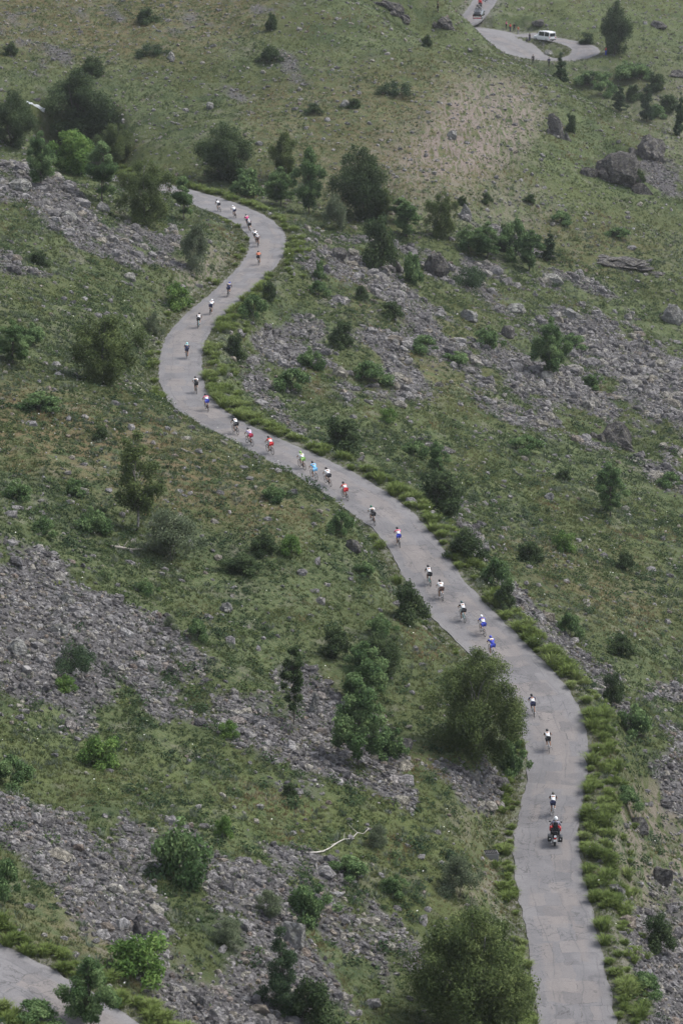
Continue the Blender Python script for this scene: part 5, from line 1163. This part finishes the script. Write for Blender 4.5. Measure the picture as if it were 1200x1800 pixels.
def make_car(kind, name, paint, lower=None):
    e = bpy.data.objects.new(name, None); COL.objects.link(e)
    if kind == 'van': sec = [(-2.42, .42, .95, 1.80, .86, .78), (-2.36, .30, 1.0, 1.92, .93, .80), (-1.0, .27, 1.02, 1.98, .95, .82), (.75, .27, 1.02, 1.96, .95, .80), (1.45, .27, 1.02, 1.15, .94, .76), (2.2, .30, .88, .98, .90, .72), (2.42, .40, .70, .80, .80, .66)]; wb = (-1.5, 1.55); R = .33; wins = [(1, 2), (2, 3)]; rear, ws = 0, (3, 4)
    else: sec = [(-2.2, .45, .92, 1.10, .80, .70), (-2.1, .30, .95, 1.32, .88, .66), (-1.5, .26, .95, 1.46, .90, .66), (.2, .26, .95, 1.47, .90, .66), (1.0, .26, .94, 1.02, .89, .70), (1.9, .30, .78, .86, .86, .70), (2.2, .40, .62, .70, .76, .62)]; wb = (-1.3, 1.35); R = .31; wins = [(1, 2), (2, 3)]; rear, ws = 0, (3, 4)
    loft_body(sec).build('body', paint, e, False)
    P = lambda i, s, top: (s * (sec[i][5] if top else sec[i][4] * .985), sec[i][0], sec[i][3] - .05 if top else sec[i][2])
    for s in (-1, 1):
        for i, j in wins:
            q = [P(i, s, 0), P(j, s, 0), P(j, s, 1), P(i, s, 1)]; pane(*(q if s > 0 else q[::-1]), .012, M_glass, 'window', e)
        for y in wb:
            w = MB().ring((s * (sec[2][4] - .10), y, R), R * .72, R * .28, 0, 22, 8).build('wheel', M_rubber, e); MB().disc((s * (sec[2][4] - .06), y, R), R * .6, .14, 0, 18).build('rim', M_steel, w)
        MB().rbox((s * sec[0][4] * .86, sec[0][0] - .01, sec[0][2] - .12), (.07, .04, .14 if kind == 'van' else .09), .4).build('tail_light', M_lens, e)
        MB().rbox((s * sec[-1][4] * .72, sec[-1][0] - .04, sec[-1][2] - .02), (.13, .05, .07), .5).build('headlight', M_plate, e)
        MB().ell((s * (sec[3][4] + .10), sec[3][0] + .3, sec[3][2] + .06), (.10, .05, .08)).build('mirror', paint, e)
    r0, r1 = sec[0], sec[1]
    pane((-r0[4] * .93, r0[0], r0[2] + .05), (r0[4] * .93, r0[0], r0[2] + .05), (r0[5], r0[0], r0[3] - .12) if kind == 'van' else (r1[5], r1[0], r1[3] - .04), (-r0[5], r0[0], r0[3] - .12) if kind == 'van' else (-r1[5], r1[0], r1[3] - .04), .03, M_glass, 'rear_window', e)
    a, b = sec[ws[0]], sec[ws[1]]; pane((a[5] * .84, a[0], a[3]), (-a[5] * .84, a[0], a[3]), (-b[5] * .84, b[0], b[3]), (b[5] * .84, b[0], b[3]), -.012 if 0 else .012, M_glass, 'windscreen', e) if 0 else pane((b[5] * .84, b[0], b[3]), (a[5] * .84, a[0], a[3]), (-a[5] * .84, a[0], a[3]), (-b[5] * .84, b[0], b[3]), .012, M_glass, 'windscreen', e)
    MB().rbox((0, sec[0][0] - .04, .45), (sec[0][4] * .95, .07, .10), .3).build('bumper', lower or M_gloss, e)
    MB().rbox((0, sec[0][0] - .05, .72), (.26, .012, .06), .2).build('number_plate', M_plate, e)
    return e
# white van coming off the hairpin, seen from behind; its side windows face the camera
def gframe(px_, py_, C, heading, lift=.03):
    p, k = roadhit(px_, py_, C); return Matrix.Translation((p[0], p[1], C[k, 2] + lift)) @ Matrix.Rotation(math.radians(heading), 4, 'Z')
van = make_car('van', 'white_van', M_whitep); van.matrix_world = gframe(956, 72, hair, 38)
for x_ in (-.62, .62): MB().tube([(x_, -1.7, 2.02), (x_, .6, 2.01)], .025, 6).build('roof_rail', M_steel, van)
tag(van, 'white passenger van on the hairpin bend, seen from behind', 'van')
tc = make_car('car', 'team_car', M_gloss, M_red); tc.matrix_world = road_frame(838, 36, upper, hw_up, 2.2); tag(tc, 'dark team car with bicycles on its roof on the farthest road', 'car')
MB().rbox((0, -2.215, .62), (.80, .03, .13), .3).build('tailgate_panel', M_whitep, tc)
rk = MB()
for y in (-1.2, .1): rk.tube([(-.66, y, 1.52), (.66, y, 1.52)], .025, 6)
rk.build('roof_rack', M_steel, tc)
for k, x_ in enumerate((-.45, 0, .45)):
    b = copy_tree(BIKE0); b.matrix_world = tc.matrix_world @ Matrix.Translation((x_, -.5, 1.53)) @ Matrix.Rotation(math.pi * (k % 2), 4, 'Z')
    tag(b, 'spare bicycle upright on the team car roof, ' + ('left side', 'middle', 'right side')[k], 'bicycle', 'spare bicycles on the team car roof')
m2 = copy_tree(mo); m2.matrix_world = road_frame(842, 15, upper, hw_up, .75); tag(m2, 'motorcycle on the farthest road, just ahead of the team car', 'motorcycle')
dress(FM, m2.matrix_world, 'motorcyclist in red jacket and white helmet ahead of the team car', 'jacket', flat(RED), 'trousers', flat(K), full_helmet((0, .12, 1.64), M_whitep))
m3 = copy_tree(mo); m3.matrix_world = road_frame(852, 4, upper, hw_up, .75); tag(m3, 'motorcycle at the very top of the farthest road', 'motorcycle')
dress(FM, m3.matrix_world, 'motorcyclist in dark clothes at the very top of the farthest road', 'jacket', flat(K), 'trousers', flat(K), full_helmet((0, .12, 1.64), M_gloss))
# ---------------------------------------------------------------- spectators at the hairpin
def stand_pose(v):
    r = np.random.RandomState(v); st = .10 + .05 * r.rand(); J = dict(pelvis=(0, 0, .95), neck=(0, .01, 1.47), head=(0, .03, 1.62))
    for k, q in (('l', -1), ('r', 1)):
        bend = (r.rand() < .45); J.update({'sh' + k: (q * .20, .0, 1.42), 'el' + k: (q * .27, .0, 1.14), 'wr' + k: (q * (.12 if bend else .28), .24 if bend else .07, 1.20 if bend else .90), 'ha' + k: (q * (.06 if bend else .28), .29 if bend else .10, 1.24 if bend else .83), 'hip' + k: (q * .10, 0, .90), 'kn' + k: (q * st, .02 + .03 * r.rand(), .48), 'an' + k: (q * (st + .01), -.01, .08), 'toe' + k: (q * (st + .04), .13, .04)})
    return J
FS = [make_figure(stand_pose(k), -.05, True, 1.8, .4) for k in (1, 2, 4)]
for k, (x, y, top, leg, face, lab) in enumerate([
 (889, 53, MAG, K, -100, 'spectator in magenta top standing left on the roadside grass'), (896, 56, RED, N_, -120, 'spectator in red top standing right beside the magenta one'),
 (903, 56, K, K, 160, 'spectator dressed in black in the roadside group'), (910, 61, ORG, GRY, 120, 'spectator in orange top standing apart right of the group'),
 (930, 74, K, N_, -60, 'spectator in dark clothes standing in front of the white van'), (936, 113, K, K, 20, 'dark spectator standing left at the lower edge of the hairpin'),
 (964, 117, N_, K, -10, 'spectator in navy top standing by the dark conifer at the hairpin'), (1064, 98, RED, BLU, 70, 'spectator in red top and blue trousers right of the hairpin'),
 (1068, 94, W, GRY, 60, 'spectator in white top behind the red one right of the hairpin'), (769, 24, K, K, -90, 'lone dark figure on the knoll skyline')]):
    p = hit(x, y); dress(FS[k % 3], Matrix.Translation(p) @ Matrix.Rotation(math.radians(face), 4, 'Z'), lab, 'top', flat(top), 'trousers', flat(leg))
# ---------------------------------------------------------------- small things on the slopes
p = hit(862, 1509); rz = Matrix.Rotation(math.radians(8), 4, 'Z'); M_conc = mat('old_concrete', (.16, .155, .15), .9)
dr = MB().rbox((0, 0, .10), (.48, .36, .34), .12).build('drain_box', M_conc, None, False); dr.matrix_world = Matrix.Translation(p) @ rz; tag(dr, 'concrete drain box with iron grate beside the left road edge', 'drain')
gr = MB()
for k in range(7): gr.rbox((-.36 + k * .12, 0, .455), (.025, .30, .02), .2)
for y in (-.31, .31): gr.rbox((0, y, .455), (.43, .02, .024), .2)
gr.build('grate', mat('iron', (.02, .02, .022), .5, .4, .6), dr)
def log(pix, r, label, m=M_dead, name='fallen_branch', lift=.12, twigs=4):
    P = [hit(x, y) + [0, 0, lift + .06 * math.sin(3 * i)] for i, (x, y) in enumerate(pix)]; P = np.array(P); b = MB().tube(P, np.linspace(r, r * .35, len(P)), 8)
    for k in range(twigs):
        i = 1 + k % (len(P) - 2); d = RS.normal(size=3) * .5; d[2] = abs(d[2]) * .6; b.tube([P[i], P[i] + d * .5, P[i] + d * 1.0 + [0, 0, .1]], [r * .4, r * .25, r * .1], 5)
    o = b.build(name, m); tag(o, label, 'branch' if name == 'fallen_branch' else 'log')
log([(544, 1503), (556, 1502), (568, 1500), (580, 1495), (592, 1486), (604, 1481), (618, 1477), (628, 1470), (638, 1468), (648, 1462)], .055, 'pale barkless fallen branch lying on the grass above the lower scree', mat('bleached_wood', (.46, .43, .39), .85), twigs=7)
log([(196, 964), (215, 967), (232, 970), (252, 968)], .14, 'grey dead trunk lying at the foot of the thin open birch', M_dead, 'dead_log')
log([(318, 792), (330, 797), (342, 800)], .09, 'short dead stick lying on the brownish slope', M_dead, 'fallen_branch', .1, 2)
log([(576, 1540), (590, 1552), (604, 1568)], .08, 'dark dead stick below the pale fallen branch', M_bark, 'fallen_branch', .1, 2)
# the stream foaming down behind the trees at upper left
P = np.array([hit(x, y) for x, y in [(48, 182), (56, 186), (64, 190), (72, 193), (80, 197)]]); P = resamp(P, .25); V, F = [], []
for i, c in enumerate(P):
    for k in range(7):
        o = (k / 6 - .5) * .45; V.append([c[0] + o * .3, c[1] + o, gh(c[0] + o * .3, c[1] + o) + .10 + .14 * (1 - (k / 3 - 1) ** 2) + .06 * RS.rand()])
ii = np.arange(len(V)).reshape(-1, 7); F = np.stack([ii[:-1, :-1], ii[:-1, 1:], ii[1:, 1:], ii[1:, :-1]], -1).reshape(-1, 4)
tag(link('stream_water', mesh_np('stream_water', np.array(V), F, mat('white_water', (.55, .58, .60), .4), smooth=True)), kind='structure')
# ---------------------------------------------------------------- mountain air
hz = bpy.data.materials.new('mountain_haze'); hz.use_nodes = True; hz.node_tree.nodes.clear()
vo_ = hz.node_tree.nodes.new('ShaderNodeVolumePrincipled'); ou_ = hz.node_tree.nodes.new('ShaderNodeOutputMaterial'); hz.node_tree.links.new(vo_.outputs[0], ou_.inputs['Volume'])
vo_.inputs['Color'].default_value = (.86, .88, .92, 1); vo_.inputs['Density'].default_value = .00008; vo_.inputs['Anisotropy'].default_value = .2

zlo, zhi = float(gz.min()) - 1, float(max(gz.max(), H)) + 8; x0, x1, y0, y1 = GX[0] - 5, GX[-1] + 5, GY[0] - 5, GY[-1] + 5
hb_ = MB().add([(x, y, z) for z in (zlo, zhi) for x, y in ((x0, y0), (x1, y0), (x1, y1), (x0, y1))], [(3, 2, 1, 0), (4, 5, 6, 7), (0, 1, 5, 4), (1, 2, 6, 5), (2, 3, 7, 6), (3, 0, 4, 7)])
tag(hb_.build('haze', hz, None, False), 'thin mountain haze over the whole valley', 'haze', kind='stuff'); print('haze', zlo, zhi)
